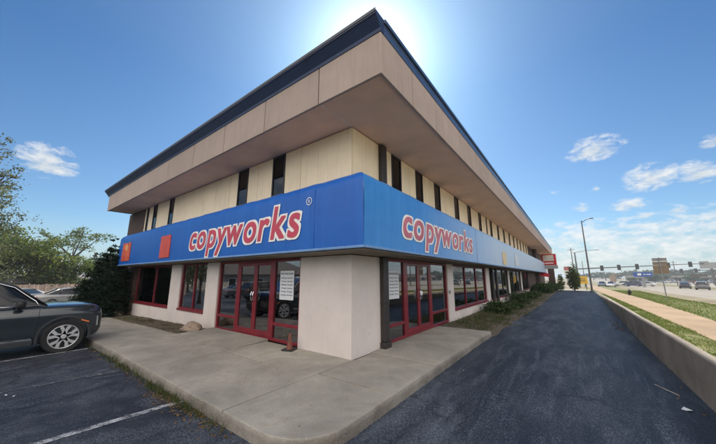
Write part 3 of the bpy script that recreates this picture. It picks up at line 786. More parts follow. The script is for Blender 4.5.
# store-hours sheets hang inside the glass
def hours_sheet(wall, u0, u1, z0, z1, rows, label):
    o = MB()
    if wall == 'L': base = (u0, Y0+.088, z0)
    else: base = (X0-.088, u0, z0)
    fr = .0
    def P(u, z, lift):
        return (u, Y0+.085-lift, z) if wall == 'L' else (X0-.085+lift, u, z)
    mbs = MB()
    if wall == 'L': mbs.box(u0,u1,Y0+.085,Y0+.088,z0,z1)
    else: mbs.box(X0-.088,X0-.085,u0,u1,z0,z1)
    e = empty('hours_notice', base, 0, label, 'notice')
    s = mbs.build('sheet', M['paper'], e, world=True)
    tx = MB(); W = u1-u0; H = z1-z0
    def line(body, zc, h, x0f, x1f, bold=.0):
        vs, fs = text_mesh(body, 1, bold, 0, 1, res=3)
        a0 = min(v.x for v in vs); a1 = max(v.x for v in vs)
        tx.mesh([P(u0+W*(x0f+(v.x-a0)/(a1-a0)*(x1f-x0f)), zc+v.y*h, .003) for v in vs], fs)
    line('NEW STORE HOURS', z1-H*.13, H*.085, .06, .94, .02)
    n = len(rows)
    for i, (a, b) in enumerate(rows):
        z = z1-H*(.27+.70*i/n)
        line(a, z, H*.062, .10, .48, .015); line(b, z, H*.062, .54, .92, .015)
    tx.build('writing', M['ink'], e, world=True)
rowsL = [('Monday','9am-5pm'),('Tuesday','9am-5pm'),('Wednesday','9am-5pm'),('Thursday','9am-5pm'),('Friday','9am-5pm'),('Sat/Sun','Closed')]
rowsL = [('Monday','9am-5pm'),('Tuesday','9am-5pm'),('Wednesday','9am-5pm'),('Thursday','9am-5pm'),('Friday','9am-5pm'),('Saturday','9am-5pm')]
hours_sheet('L', -6.42, -5.85, 1.24, 2.0, rowsL, 'white store hours notice on the glass left of the bare corner wall')
hours_sheet('R', 6.62, 7.2, 1.25, 2.0, rowsL, 'white store hours notice on the driveway-side entrance glass')

# ------------------------------------------------------------------ small things by the doors
cz = S
c = empty('traffic_cone', (-5.52, 4.66, cz), R(20), 'dirty faded orange traffic cone standing against the entrance frame', 'traffic cone')
mb = MB(); mb.box(-.14,.14,-.14,.14,0,.035); mb.build('base', M['black'], c, bevel=.012, seg=2)
mb = MB(); mb.lathe([(.085,.035),(.070,.06),(.038,.26),(.024,.37),(.018,.375),(.014,.37)], 20); mb.build('cone', M['cone_orange'], c, smooth=True, sharp=50)
c = empty('caution_floor_sign', (-6.50, 5.45, .13), R(-8), 'yellow folding caution floor sign standing inside the glass', 'floor sign')
mb = MB()
for s in (-1,1):
    mb.extr([(-.15,s*.16,0),(.15,s*.16,0),(.10,s*.015,.62),(-.10,s*.015,.62)], (0,s*.012,0))
mb.build('panel', M['caution'], c, bevel=.004)
mb = MB(); mb.tube([(-.06,0,.60),(-.06,0,.66),(.06,0,.66),(.06,0,.60)], .012, 6); mb.build('handle', M['caution'], c)
def rock(name, loc, r, sq, label, seed, mat=M['rock']):
    rnd = random.Random(seed); bm = bmesh.new(); bmesh.ops.create_icosphere(bm, subdivisions=4, radius=1)
    ph = [(Vector((rnd.gauss(0,1),rnd.gauss(0,1),rnd.gauss(0,1)))*1.6, rnd.uniform(0,6)) for _ in range(9)]
    for v in bm.verts:
        n = v.co.normalized(); d = 1+sum(.05*math.sin(k.dot(n)*1.5+p) for k, p in ph)+.16*mnoise.fractal(n*2.3+Vector((seed,0,0)), .8, 2.1, 5)
        v.co = Vector((n.x*d*r[0], n.y*d*r[1], n.z*d*r[2]))
        if v.co.z < -.3*r[2]: v.co.z = -.3*r[2]
    me = bpy.data.meshes.new(name); bm.to_mesh(me); bm.free(); me.materials.append(mat)
    me.polygons.foreach_set('use_smooth', [True]*len(me.polygons))
    o = bpy.data.objects.new(name, me); COL.objects.link(o); o.location = loc; o.rotation_euler[2] = sq
    return tag(o, label, 'rock')
rock('rock', (-10.02,4.42,gz(-10)+S+.06), (.40,.26,.20), R(12), 'large tan landscape rock beside the left entrance', 3)
rock('rock', (-18.15,4.42,gz(-18)+S+.06), (.24,.2,.2), .4, 'pale stone at the foot of the evergreen bush', 5)

# ------------------------------------------------------------------ grass, weeds, leaf litter (nobody could count them)
def blade(mb, x, y, z, h, w, lean):
    a = random.uniform(0, 2*math.pi); b = random.uniform(0, 2*math.pi)
    dx, dy = math.cos(a)*w/2, math.sin(a)*w/2; lx, ly = math.cos(b)*lean*h, math.sin(b)*lean*h
    n = len(mb.v)
    mb.v += [(x-dx,y-dy,z),(x+dx,y+dy,z),(x+dx*.6+lx*.4,y+dy*.6+ly*.4,z+h*.6),(x-dx*.6+lx*.4,y-dy*.6+ly*.4,z+h*.6),(x+lx,y+ly,z+h)]
    mb.f += [(n,n+1,n+2,n+3),(n+3,n+2,n+4)]
def tuft(mb, x, y, z, h, n, rad=.06, w=.012):
    for _ in range(n):
        blade(mb, x+random.gauss(0,rad), y+random.gauss(0,rad), z, h*random.uniform(.4,1.1), w*random.uniform(.6,1.4), random.uniform(.1,.9))
# turf strips
mb = MB()
rows1, rows2 = [], []
for y in ys_list(-40, 150, 1.2):
    a, b = xw(y)+(.135 if y < 44 else 0), interp(NEAR, y)+.02
    rows1.append([(lerp(a,b,k/3.), y, zr(y)+.012*math.sin(math.pi*k/3.)) for k in range(4)])
    a, b = interp(FARW, y)-.02, interp(ROADN, y)
    rows2.append([(lerp(a,b,k/5.), y, zr(y)+.03*math.sin(math.pi*k/5.)) for k in range(6)])
mb.grid(rows1); struct(mb, 'grass_verge', M['grassbase'], smooth=True)
mb = MB(); mb.grid(rows2); struct(mb, 'grass_verge', M['grassbase'], smooth=True)
mb = MB()
for _ in range(24000):
    y = 3.0 + 34*random.random()**1.9
    a, b = xw(y)+.14, interp(NEAR, y)+.03
    x = lerp(a, b, random.random())
    q_ = mnoise.noise(Vector((x*2.2, y*1.1, 0))) + .5*mnoise.noise(Vector((x*7, y*5, 3)))
    if q_ < -.42+random.gauss(0,.22): continue
    blade(mb, x, y, zr(y), random.uniform(.018,.045)*(1+.7*max(0,q_)), .006+.0006*y, .9)
for _ in range(31000):
    y = 1 + 62*random.random()**1.7
    a, b = interp(FARW, y)-.03, interp(ROADN, y)
    x = lerp(a, b, random.random())
    q_ = mnoise.noise(Vector((x*1.5, y*.7, 0))) + .5*mnoise.noise(Vector((x*5, y*3, 3)))
    if q_ < -.5+random.gauss(0,.22): continue
    blade(mb, x, y, zr(y)+.01, random.uniform(.025,.065)*(1+.6*max(0,q_)), .009+.0007*y, .9)
tag(mb.build('grass', M['blade']), 'short patchy grass growing in the roadside strips', 'grass', kind='stuff')
# weeds along the kerb and in the beds
mb = MB()
for _ in range(130):
    x = random.choice([random.uniform(-11.4,-3.4), random.gauss(-5,.5), random.gauss(-7.6,.8)])
    y = EY-.05-abs(random.gauss(0,.05)); tuft(mb, x, y, gz(x), random.uniform(.04,.16), random.randint(6,16), .035, .007)
for _ in range(85):
    x = random.uniform(-16.8,-10.0); tuft(mb, x, random.uniform(4.0,4.8), gz(x)+S-.02, random.uniform(.04,.16), 12, .1, .009)
for _ in range(260):
    y = random.uniform(10.0,18); x = random.uniform(-3.8,-2.45); tuft(mb, x, y, .1, random.uniform(.06,.24)*(1.3 if x < -3 else .7), 18, .11, .012)
for _ in range(420):
    y = random.uniform(12,44); tuft(mb, random.uniform(-3.75,-1.95), y, .06, random.uniform(.04,.15), 16, .14, .018)
for y in (5.0,6.9,8.6): tuft(mb, EX+.02, y, 0, .09, 6, .02, .008)
for k in range(60):
    y = random.uniform(4,44); tuft(mb, xw(y)-.02-abs(random.gauss(0,.02)), y, 0, .07, 5, .03, .008)
tag(mb.build('weeds', M['weed']), 'straggly weeds along the kerb and in the planting beds', 'weeds', kind='stuff')
def flake(mb, x, y, z, s):
    a = random.uniform(0, 6.3); u = Vector((math.cos(a), math.sin(a), random.uniform(-.3,.3)))*s; v = Vector((-math.sin(a), math.cos(a), random.uniform(-.3,.3)))*s*.6
    p = Vector((x,y,z+s*.25)); mb.face([p-u, p-v*.8, p+u, p+v])
mb = MB()
for _ in range(520):
    x = random.choice([random.uniform(-10.4,-3.4), random.gauss(-4.9,.6)]); y = EY-.03-abs(random.gauss(0,.13)); flake(mb, x, y, gz(x), random.uniform(.012,.035))
for _ in range(500):
    x = random.uniform(-17,-9.9); flake(mb, x, random.uniform(3.85,4.85), gz(x)+S, random.uniform(.015,.04))
for _ in range(500): flake(mb, random.uniform(-3.8,-2.0), random.uniform(10,35), .08, random.uniform(.015,.045))
for _ in range(120): flake(mb, 1.33-abs(random.gauss(0,.12)), random.uniform(5,30), .0, random.uniform(.012,.03))
for _ in range(70): flake(mb, random.uniform(-9,-2.5), random.uniform(2.3,4.8), S+.0, random.uniform(.008,.018))
tag(mb.build('leaf_litter', M['dryleaf']), 'dry leaf litter gathered along kerb, beds and wall', 'leaf litter', kind='stuff')
# litter on the drive
mb = MB(); mb.mesh([(1.02,6.27,.004),(1.06,6.22,.012),(1.13,6.25,.02),(1.11,6.33,.006),(1.06,6.34,.025),(1.08,6.28,.03)], [(0,1,5),(1,2,5),(2,3,5),(3,4,5),(4,0,5)])
tag(mb.build('paper_scrap', M['paper']), 'crumpled white paper scrap lying on the dark driveway', 'litter')
mb = MB(); mb.tube([(.93,7.35,.012),(1.02,7.1,.02),(1.10,6.98,.012),(1.13,6.86,.015)], [.004,.006,.005,.003], 6)
tag(mb.build('stick', pmat('bleached_stick',(.55,.5,.43),.8)), 'pale bleached stick lying on the driveway', 'stick')
mb = MB()
for k in range(9):
    y = random.uniform(13.6,16.2); x = 1.2+random.uniform(-.2,.12); a = random.uniform(0,3); l = random.uniform(.12,.4)
    mb.tube([(x,y,.02),(x+math.cos(a)*l*.5,y+math.sin(a)*l*.5,.06+random.random()*.05),(x+math.cos(a)*l,y+math.sin(a)*l,.02)], [.012,.010,.005], 5)
tag(mb.build('twig_pile', M['bark']), 'small heap of broken dark twigs against the retaining wall', 'twigs', kind='stuff')
mb = MB()
for x, y, s in ((-7.35,.55,.03),(-7.2,.62,.02),(-1.95,6.1,.018),(-1.5,8.4,.015)):
    flake(mb, x, y, .01, s)
tag(mb.build('paper_bits', M['paper']), 'scattered white paper bits on the asphalt', 'litter', kind='stuff')

# ------------------------------------------------------------------ retaining wall, roadside walk, road
w = None
mb = MB(); J = list(range(-40, 44, 3))
for a, b in zip(J, J[1:]+[44.5]):
    n = 3
    for k in range(n):
        y0, y1 = lerp(a,b,k/n)+(.018 if k == 0 else 0), lerp(a,b,(k+1)/n)
        if y0 < 15:
            pass
        vs = []
        for y in (y0, y1):
            zt = zr(y)+.012
            vs += [(xw(y)-.035,y,-.15+min(0,zr(y))),(xw(y),y,zt-.02),(xw(y)+.02,y,zt),(xw(y)+.13,y,zt),(xw(y)+.13,y,-.15)]
        fs = [(i, (i+1) % 5, 5+(i+1) % 5, 5+i) for i in range(5)]
        if k == 0: fs.append((4,3,2,1,0))
        if k == n-1: fs.append((5,6,7,8,9))
        mb.mesh(vs, fs)
tag(mb.build('retaining_wall', M['wallconc']), 'long low concrete retaining wall between driveway and grass', 'retaining wall')
mb = MB(); ys = ys_list(-45, 130, 1.5)
for a, b in zip(ys, ys[1:]):
    mb.face([(interp(NEAR,a),a+.008,zr(a)+.016),(interp(FARW,a),a+.008,zr(a)+.016),(interp(FARW,b),b-.004,zr(b)+.016),(interp(NEAR,b),b-.004,zr(b)+.016)])
struct(mb, 'roadside_walk', M['pinkwalk'])
ROADF = lambda y: interp([(-60,21.5),(30,22),(60,24.5),(95,26.5),(400,30)], y)
mb = MB(); mb.grid([[(lerp(interp(ROADN,y)+.15, ROADF(y), k/6.), y, zr(y)-.05+.06*math.sin(math.pi*k/6.)) for k in range(7)] for y in [-150,-60]+ys_list(-40, 420, 6)])
struct(mb, 'road', M['roadconc'])
mb = MB(); mb.grid([[(x+interp(ROADN,y), y, zr(y)+z) for x, z in ((-.02,.02),(.0,.032),(.13,.03),(.16,-.06))] for y in ys_list(-40, 150, 3)])
struct(mb, 'kerb', M['pinkwalk'])
mb = MB()
for f, dash, mat in ((.2,True,0),(.4,False,0),(.6,False,0),(.8,True,0)):
    y = -60
    while y < 200:
        L = 3. if dash else 9.
        for y0, y1 in ((y, y+L),):
            x0 = lerp(interp(ROADN,y0), ROADF(y0), f); x1 = lerp(interp(ROADN,y1), ROADF(y1), f); z = lambda yy: zr(yy)-.05+.06*math.sin(math.pi*f)+.01
            mb.face([(x0-.06,y0,z(y0)),(x0+.06,y0,z(y0)),(x1+.06,y1,z(y1)),(x1-.06,y1,z(y1))])
        y += 9.
struct(mb, 'road_marking', M['line'])
mb = MB(); mb.grid([[(ROADF(y)+x, y, zr(y)+.02) for x in (0,2.5,5)] for y in [-150,-60]+ys_list(-40, 420, 8)])
struct(mb, 'grass_verge', M['grassbase'])
mb = MB(); mb.grid([[(ROADF(y)+x, y, zr(y)+.025) for x in (5,40,75)] for y in [-150,-60]+ys_list(-40, 230, 10)])
struct(mb, 'far_car_park', M['roadconc'])
# cross street at the lights
mb = MB(); mb.grid([[(x, y, zr(y)+.01) for x in (-120,-40,-10,0,5,8.)] for y in (100,106,112,118)])
struct(mb, 'cross_street', M['roadconc'])

# ------------------------------------------------------------------ vehicles
def arc_pts(n, a0, a1): return [(math.cos(R(lerp(a0,a1,k/n))), math.sin(R(lerp(a0,a1,k/n)))) for k in range(n+1)]
def make_wheel(parent, x, y, r, rw, side, detail, spokecol=M['silver']):
    w = empty('wheel', (x, y, r), 0); w.parent = parent
    rr = r*rw
    mb = MB(); mb.lathe([(rr*.98,-.11),(r*.93,-.125),(r*.985,-.10),(r,-.06),(r,.06),(r*.985,.10),(r*.93,.125),(rr*.98,.11)], 36 if detail else 20, 'x', cap=False)
    mb.build('tyre', M['rubber'], w, smooth=True, sharp=40)
    s = side
    if detail:
        mb = MB(); prof = [(rr*1.0,.118*s),(rr*.97,.126*s),(rr*.93,.12*s),(rr*.90,.05*s),(rr*.88,-.05*s),(rr*1.0,-.05*s)]
        mb.lathe(prof, 40, 'x', cap=False)
        # five split Y spokes
        for k in range(5):
            a0 = 2*math.pi*k/5+.3
            for da in (-.20,.20):
                pts = []
                for rad, da_, wd in ((rr*.16, da*.55, .042), (rr*.52, da*.85, .030), (rr*.95, da*1.5, .036)):
                    ca, sa = math.cos(a0+da_), math.sin(a0+da_)
                    pts.append((rad, ca, sa, wd))
                L_, R_ = [], []
                for rad, ca, sa, wd in pts:
                    L_.append((rad*ca-wd*sa, rad*sa+wd*ca)); R_.append((rad*ca+wd*sa, rad*sa-wd*ca))
                poly = L_+list(reversed(R_))
                x0 = .085*s
                mb.extr([(x0, p[0], p[1]) for p in poly], (.032*s,0,0))
        mb.lathe([(rr*.20,.06*s),(rr*.20,.115*s),(rr*.15,.125*s)], 20, 'x')
        mb.build('rim', spokecol, w, smooth=True, sharp=30)
        mb = MB(); mb.lathe([(rr*.92,.02*s),(rr*.92,.03*s)], 30, 'x'); mb.build('brake_disc', M['black'], w)
    else:
        mb = MB(); mb.lathe([(rr*.98,.10*s),(rr*.95,.122*s),(rr*.86,.10*s)], 20, 'x', cap=False)
        for k in range(6):
            a0 = 2*math.pi*k/6
            c_, s_ = math.cos(a0), math.sin(a0); wd = .04
            poly = [(-wd*s_,wd*c_),(rr*.9*c_-wd*s_,rr*.9*s_+wd*c_),(rr*.9*c_+wd*s_,rr*.9*s_-wd*c_),(wd*s_,-wd*c_)]
            mb.extr([(.09*s,p[0],p[1]) for p in poly], (.02*s,0,0))
        mb.build('rim', spokecol, w)
        mb = MB(); mb.lathe([(rr*.97,.05*s),(rr*.97,.06*s)], 20, 'x'); mb.build('brake_disc', M['black'], w)
    return w

def make_car(name, loc, rz, paint, label, cat, group=None, kind='sedan', detail=0):
    """+Y is the front"""
    car = empty(name, loc, rz, label, cat, group)
    if kind == 'suv':
        W, wr, rw, yf, yr = 1.0, .40, .72, 1.52, -1.52
        #   y, zbottom, zshoulder, ztop, halfwidth shoulder, halfwidth top
        st = [(-2.62,.50,.86,1.0,.80,.66),(-2.52,.36,.92,1.14,.92,.84),(-2.1,.30,.98,1.19,.985,.90),(-1.5,.27,.99,1.19,1.0,.92),(-.6,.25,.98,1.185,1.0,.92),(.3,.25,.97,1.18,1.0,.92),
              (1.0,.25,.97,1.185,1.0,.92),(1.32,.26,.98,1.20,1.0,.91),(1.7,.27,.985,1.19,.995,.89),(1.95,.28,.975,1.175,.98,.87),(2.08,.30,.96,1.15,.96,.85),(2.17,.33,.93,1.10,.93,.82),(2.225,.40,.87,1.01,.89,.79),(2.25,.50,.77,.90,.85,.74)]
        cab = [(-2.55,1.12,1.13,.86,.84),(-2.25,1.17,1.74,.90,.70),(-1.4,1.18,1.83,.915,.72),(-.2,1.18,1.86,.92,.735),(.25,1.18,1.81,.92,.725),(.55,1.18,1.68,.92,.74),(1.12,1.185,1.2,.90,.86)]
        pil = [(-2.02,-1.85),(-1.05,-1.0),(-.06,-.04)]
    elif kind == 'sedan':
        W, wr, rw, yf, yr = .91, .325, .68, 1.40, -1.38
        st = [(-2.35,.42,.72,.86,.68,.55),(-2.28,.30,.80,.98,.80,.70),(-1.9,.24,.84,1.02,.88,.76),(-1.3,.21,.84,1.0,.91,.80),(-.3,.20,.82,.95,.91,.83),(.7,.20,.80,.94,.91,.82),
              (1.15,.21,.79,.94,.905,.78),(1.7,.22,.74,.86,.89,.74),(2.1,.25,.66,.76,.82,.66),(2.3,.32,.58,.64,.70,.55)]
        cab = [(-1.75,.99,1.0,.76,.72),(-1.05,.98,1.36,.80,.58),(-.5,.96,1.44,.82,.60),(.0,.95,1.45,.83,.60),(.35,.94,1.38,.83,.60),(1.12,.93,.95,.80,.74)]
        pil = [(-1.0,-.92),(-.22,-.2)]
    else:  # small suv / wagon
        W, wr, rw, yf, yr = .93, .36, .68, 1.32, -1.32
        st = [(-2.2,.50,.82,1.0,.74,.62),(-2.12,.36,.90,1.08,.86,.78),(-1.6,.28,.94,1.08,.92,.84),(-.4,.26,.93,1.07,.93,.86),(.7,.26,.92,1.06,.93,.85),(1.1,.26,.91,1.06,.92,.82),(1.7,.29,.86,.98,.89,.76),(2.05,.34,.76,.86,.82,.66),(2.2,.44,.66,.72,.72,.55)]
        cab = [(-2.12,1.06,1.10,.80,.76),(-1.85,1.08,1.56,.84,.64),(-1.0,1.07,1.66,.86,.67),(-.1,1.07,1.67,.86,.67),(.25,1.07,1.58,.86,.66),(.98,1.06,1.08,.84,.76)]
        pil = [(-1.62,-1.5),(-.85,-.8),(-.02,0)]
    rows = []
    for y, zb, zs, zt, hs, ht in st:
        half = [(0,zb),(hs*.80,zb),(hs*.955,zb+.06),(hs*.985,lerp(zb,zs,.35)),(hs*.975,lerp(zb,zs,.62)),(hs,zs-.05),(hs*.985,zs+.02),(lerp(hs,ht,.55),lerp(zs,zt,.6)),(ht,zt-.02),(ht*.6,zt+.012),(0,zt+.022)]
        ring = [(-x,y,z) for x, z in half] + [(x,y,z) for x, z in reversed(half[1:-1])]
        rows.append(ring+[ring[0]])
    mb = MB(); n = len(rows[0])-1
    base = 0
    for r in rows: mb.v.extend(r[:-1])
    for i in range(len(rows)-1):
        for k in range(n):
            a = i*n+k; b = i*n+(k+1) % n; mb.f.append((a, a+n, b+n, b))
    mb.f.append(tuple(range(n))); mb.f.append(tuple(reversed([(len(rows)-1)*n+k for k in range(n)])))
    body = mb.build('body', paint, car, smooth=True, subd=2 if detail else 1)
    bm = bmesh.new(); bm.from_mesh(body.data); bmesh.ops.recalc_face_normals(bm, faces=bm.faces); bm.to_mesh(body.data); bm.free()
    if detail or kind:
        cut = MB()
        for y in (yf, yr):
            for s in (-1,1):
                c0, c1 = sorted((s*(W-.30), s*(W+.3)))
                cut.lathe([(wr*1.13,c0),(wr*1.13,c1)], 40, 'x', (0,y,wr))
        co = cut.build('cutter', paint)
        bm = bmesh.new(); bm.from_mesh(co.data); bmesh.ops.recalc_face_normals(bm, faces=bm.faces); bm.to_mesh(co.data); bm.free()
        bo = body.modifiers.new('arches', 'BOOLEAN'); bo.operation = 'DIFFERENCE'; bo.object = co; bo.solver = 'EXACT'
        baked(body); body.data.set_sharp_from_angle(angle=R(38))
        bpy.data.objects.remove(co)
    body.data.materials.clear(); body.data.materials.append(paint)
    # glasshouse
    rows = []
    for y, zb, zt, hb, ht in cab:
        half = [(hb,zb-.03),(lerp(hb,ht,.5)+.012,lerp(zb,zt,.5)),(ht+.0,zt-.035),(ht-.07,zt-.004),(ht*.5,zt+.012),(0,zt+.016)]
        rows.append([(-x,y,z) for x, z in half] + [(x,y,z) for x, z in reversed(half[:-1])])
    mb = MB(); mb.grid(rows); mb.face(rows[0]); mb.face(list(reversed(rows[-1])))
    mb.build('window_glass', M['carglass'], car, smooth=True, sharp=35)
    # roof skin
    rr = []
    i0 = 1; i1 = len(cab)-3
    for y, zb, zt, hb, ht in cab[i0:i1+1]:
        half = [(ht+.012,zt-.06),(ht+.006,zt-.025),(ht-.06,zt+.008),(ht*.5,zt+.026),(0,zt+.03)]
        rr.append([(-x,y,z) for x, z in half] + [(x,y,z) for x, z in reversed(half[:-1])])
    mb = MB(); mb.grid(rr); o = mb.build('roof', paint, car, smooth=True)
    # windscreen
    def cabpt(y, t, s):
        for a, b in zip(cab, cab[1:]):
            if y <= b[0]:
                k = (y-a[0])/(b[0]-a[0]); zb, zt, hb, ht = [lerp(a[j], b[j], k) for j in (1,2,3,4)]; break
        return (s*(lerp(hb,ht,t)+.012), y, lerp(zb,zt-.03,t))
    if detail:
        ws = []
        for y, zb, zt, hb, ht in cab[i1:]:
            ws.append([(x*(ht-.005), y+.006, zt+.022-.020*abs(x)) for x in (-1,-.5,0,.5,1)])
        mb = MB(); mb.grid(ws); mb.build('windscreen', M['windshield'], car, smooth=True)
    for s in (-1,1):
        yA, yB = cab[i1][0], cab[-1][0]
        pathA = [cabpt(cab[i1][0], 1, s)] + [(s*(cab[k][4]+.004), cab[k][0], cab[k][2]-.005) for k in range(i1+1, len(cab)-1)] + [(s*(cab[-1][4]+.0), cab[-1][0]+.02, cab[-1][2]-.02)]
        mb = MB(); mb.tube(pathA, .02 if detail else .036, 6); mb.build('pillar', M['black'] if detail else paint, car, smooth=True)
        pathC = [(s*(cab[0][3]-.01), cab[0][0]+.02, cab[0][1]-.02), (s*(cab[1][4]), cab[1][0], cab[1][2]-.04)]
        mb = MB(); mb.tube(pathC, .07, 6); mb.build('pillar', paint, car, smooth=True)
        for ya, yb in pil:
            mb = MB(); mb.tube([cabpt(ya,0,s), cabpt((ya+yb)/2,.5,s), cabpt(yb,1,s)], .035, 6); mb.build('pillar', M['black'], car, smooth=True)
        if detail:   # bright strip round the side glass
            mb = MB(); yy0 = cab[1][0]+.05
            path = [cabpt(yy0,.04,s)] + [cabpt(lerp(yy0, 1.0, k/6.), .03, s) for k in range(1,7)]
            path += [cabpt(.93,.80,s), cabpt(.74,.93,s), cabpt(.55,.98,s), cabpt(.2,.98,s), cabpt(-.4,.99,s), cabpt(-1.4,.98,s)]
            mb.tube([(p[0]+s*.012, p[1], p[2]) for p in path], .013, 6); mb.build('window_trim', M['chrome'], car, smooth=True)
            # flared arch trims
            for y in (yf, yr):
                mb = MB(); ri = wr*1.12; rows_ = []
                for c_, s_ in arc_pts(24, -12, 192):
                    rows_.append([(s*(W+xo), y+c_*rad, wr+s_*rad) for rad, xo in ((ri,-.06),(ri,.010),(ri*1.02,.016),(ri*1.13,.008),(ri*1.15,-.05))])
                mb.grid(rows_); mb.build('arch_trim', M['cladding'], car, smooth=True, sharp=50)
            mb = MB(); mb.box(*sorted((s*(W-.02),s*(W+.012))),yr+.52,yf-.52,.27,.40); mb.build('sill_trim', M['cladding'], car, bevel=.015, seg=2)
            mb = MB(); mb.box(*sorted((s*(W-.012),s*(W+.018))),yr+.55,yf-.55,.405,.425); mb.build('sill_strip', M['chrome'], car, bevel=.004)
            # door shut lines
            for yl in (1.02, -.10, -1.2):
                mb = MB(); mb.tube([(s*(W-.004),yl,.44),(s*(W+.0035),yl,.62),(s*(W-.002),yl,.80),(s*(W+.0015),yl,.93),(s*(W-.018),yl,1.0),(s*(W-.055),yl,1.12)], .0065, 5); mb.build('door_gap', M['black'], car)
            for yl in (.18,-.95):
                mb = MB(); mb.tube([(s*(W-.005),yl-.11,.985),(s*(W+.03),yl-.08,.985),(s*(W+.03),yl+.08,.985),(s*(W-.005),yl+.11,.985)], .014, 6); mb.build('door_handle', M['chrome'], car, smooth=True)
            mb = MB(); mb.tube([(s*.952,1.06,1.125),(s*.946,1.4,1.118),(s*.932,1.75,1.105),(s*.915,1.98,1.09),(s*.86,2.10,1.075)], .006, 5); mb.build('bonnet_gap', M['black'], car)
            # lamps
            mb = MB(); mb.grid([[(s*.80,2.165,1.02),(s*.90,2.06,1.04),(s*.945,1.94,1.05)],[(s*.83,2.19,.98),(s*.925,2.075,1.0),(s*.965,1.95,1.01)]]); mb.build('running_light', M['headlamp'], car, smooth=True)
            mb = MB(); mb.extr([(s*.905,2.135,.86),(s*.94,2.075,.86),(s*.925,2.10,.56),(s*.895,2.16,.58)], (s*.015,.015,0)); mb.build('headlight', M['headlamp'], car, bevel=.01)
            mb = MB(); mb.tube([(s*.93,2.125,.84),(s*.927,2.14,.60)], .012, 6); mb.build('running_light', M['silver'], car)
            mb = MB(); mb.extr([(s*(W+.018),1.80,.795),(s*(W+.018),1.96,.73),(s*(W+.018),1.955,.705),(s*(W+.018),1.79,.765)], (s*.008,0,0)); mb.build('side_marker', M['amber'], car, bevel=.003)
            mb = MB(); mb.box(*sorted((s*.72,s*.93)),-2.60,-2.50,.78,1.05); mb.build('taillight', M['taillamp'], car, bevel=.02, seg=2)
            # mirror
            bm = bmesh.new(); bmesh.ops.create_icosphere(bm, subdivisions=3, radius=1)
            for v in bm.verts:
                q = v.co; q = Vector([math.copysign(abs(c_)**.6, c_) for c_ in q]); v.co = Vector((q.x*.13, q.y*.11*(1 if q.y > 0 else .45), q.z*.095)); v.co.z += .02*q.x*s
            me = bpy.data.meshes.new('mirror'); bm.to_mesh(me); bm.free(); me.materials.append(M['black']); me.polygons.foreach_set('use_smooth', [True]*len(me.polygons))
            o = bpy.data.objects.new('mirror', me); COL.objects.link(o); o.parent = car; o.location = (s*(W+.13), .66, 1.235)
            mb = MB(); mb.tube([(s*(W-.09),.70,1.16),(s*(W+.05),.68,1.19)], .03, 6); mb.build('arm', M['black'], o)
            o.children[0].matrix_parent_inverse = Matrix.Translation(-Vector(o.location))
        else:
            mb = MB(); y0 = st[-1][0]; mb.extr([(s*st[-2][4]*.62,y0-.02,st[-2][2]+.0),(s*st[-2][4]*.97,st[-2][0]-.02,st[-2][2]+.03),(s*st[-2][4]*.99,st[-2][0]-.02,st[-2][2]-.10),(s*st[-2][4]*.62,y0-.0,st[-2][2]-.11)], (s*.01,.02,0)); mb.build('headlight', M['headlamp'], car)
            y1 = st[0][0]; mb = MB(); mb.extr([(s*st[1][4]*.58,y1+.03,st[1][2]+.08),(s*st[1][4]*1.0,st[1][0]+.10,st[1][2]+.06),(s*st[1][4]*1.0,st[1][0]+.10,st[1][2]-.08),(s*st[1][4]*.58,y1-.01,st[1][2]-.06)], (s*.012,-.03,0)); mb.build('taillight', M['taillamp'], car)
            mb = MB(); mb.box(*sorted((s*(W-.08),s*(W+.13))),cab[-1][0]-.38,cab[-1][0]-.26,cab[-1][1]+.02,cab[-1][1]+.15); mb.build('mirror', paint, car, bevel=.03, seg=2)
            for yl in (.15,-.85):
                mb = MB(); mb.box(*sorted((s*(W-.02),s*(W+.02))),yl-.1,yl+.1,st[4][2]+.0,st[4][2]+.03); mb.build('door_handle', paint, car)
        for y in (yf, yr): make_wheel(car, s*(W-.105), y, wr, rw, s, detail)
    # nose
    if detail:
        mb = MB(); mb.grid([[(x, 2.262-.14*abs(x)**2, z) for x in (-.7,-.35,0,.35,.7)] for z in (.50,.66,.82)]); mb.build('grille', M['black'], car, smooth=True)
    mb = MB()
    yb = st[-1][0]; mb.box(-.55,.55,yb-.08,yb-.0+.01,st[-1][1]-.08,st[-1][1]+.05); mb.build('bumper_intake', M['black'], car, bevel=.02)
    mb = MB(); mb.box(-W+.25,W-.25,yr-.4,yf+.4,st[3][1]-.02,st[3][1]+.15); mb.build('underbody', M['black'], car)
    return car

make_car('parked_suv', (-11.52,.02,gz(-11.5)), 0, M['suvpaint'], 'dark slate SUV parked nosed up to the sidewalk kerb', 'SUV', kind='suv', detail=1)
LC = 'cars parked at the far left end of the lot'
make_car('parked_sedan', (-33.0,5.0,gz(-33)), R(4), CP['champagne'], 'champagne silver sedan parked side-on just left of the evergreen bush', 'car', LC, 'sedan')
make_car('parked_sedan', (-37.0,2.1,gz(-37)), R(122), CP['silver'], 'pale silver sedan seen from behind with a red tail lamp', 'car', LC, 'sedan')
# reflected in the left-hand glass: cars across the lot
make_car('parked_suv', (-25.0,-7.5,gz(-25)), R(180), CP['black'], 'black SUV parked across the lot, reflected in the entrance glass', 'SUV', kind='wagon')
make_car('parked_sedan', (-29.5,-8,gz(-29.5)), R(180), CP['grey'], 'grey sedan parked across the lot, reflected in the glass', 'car', kind='sedan')

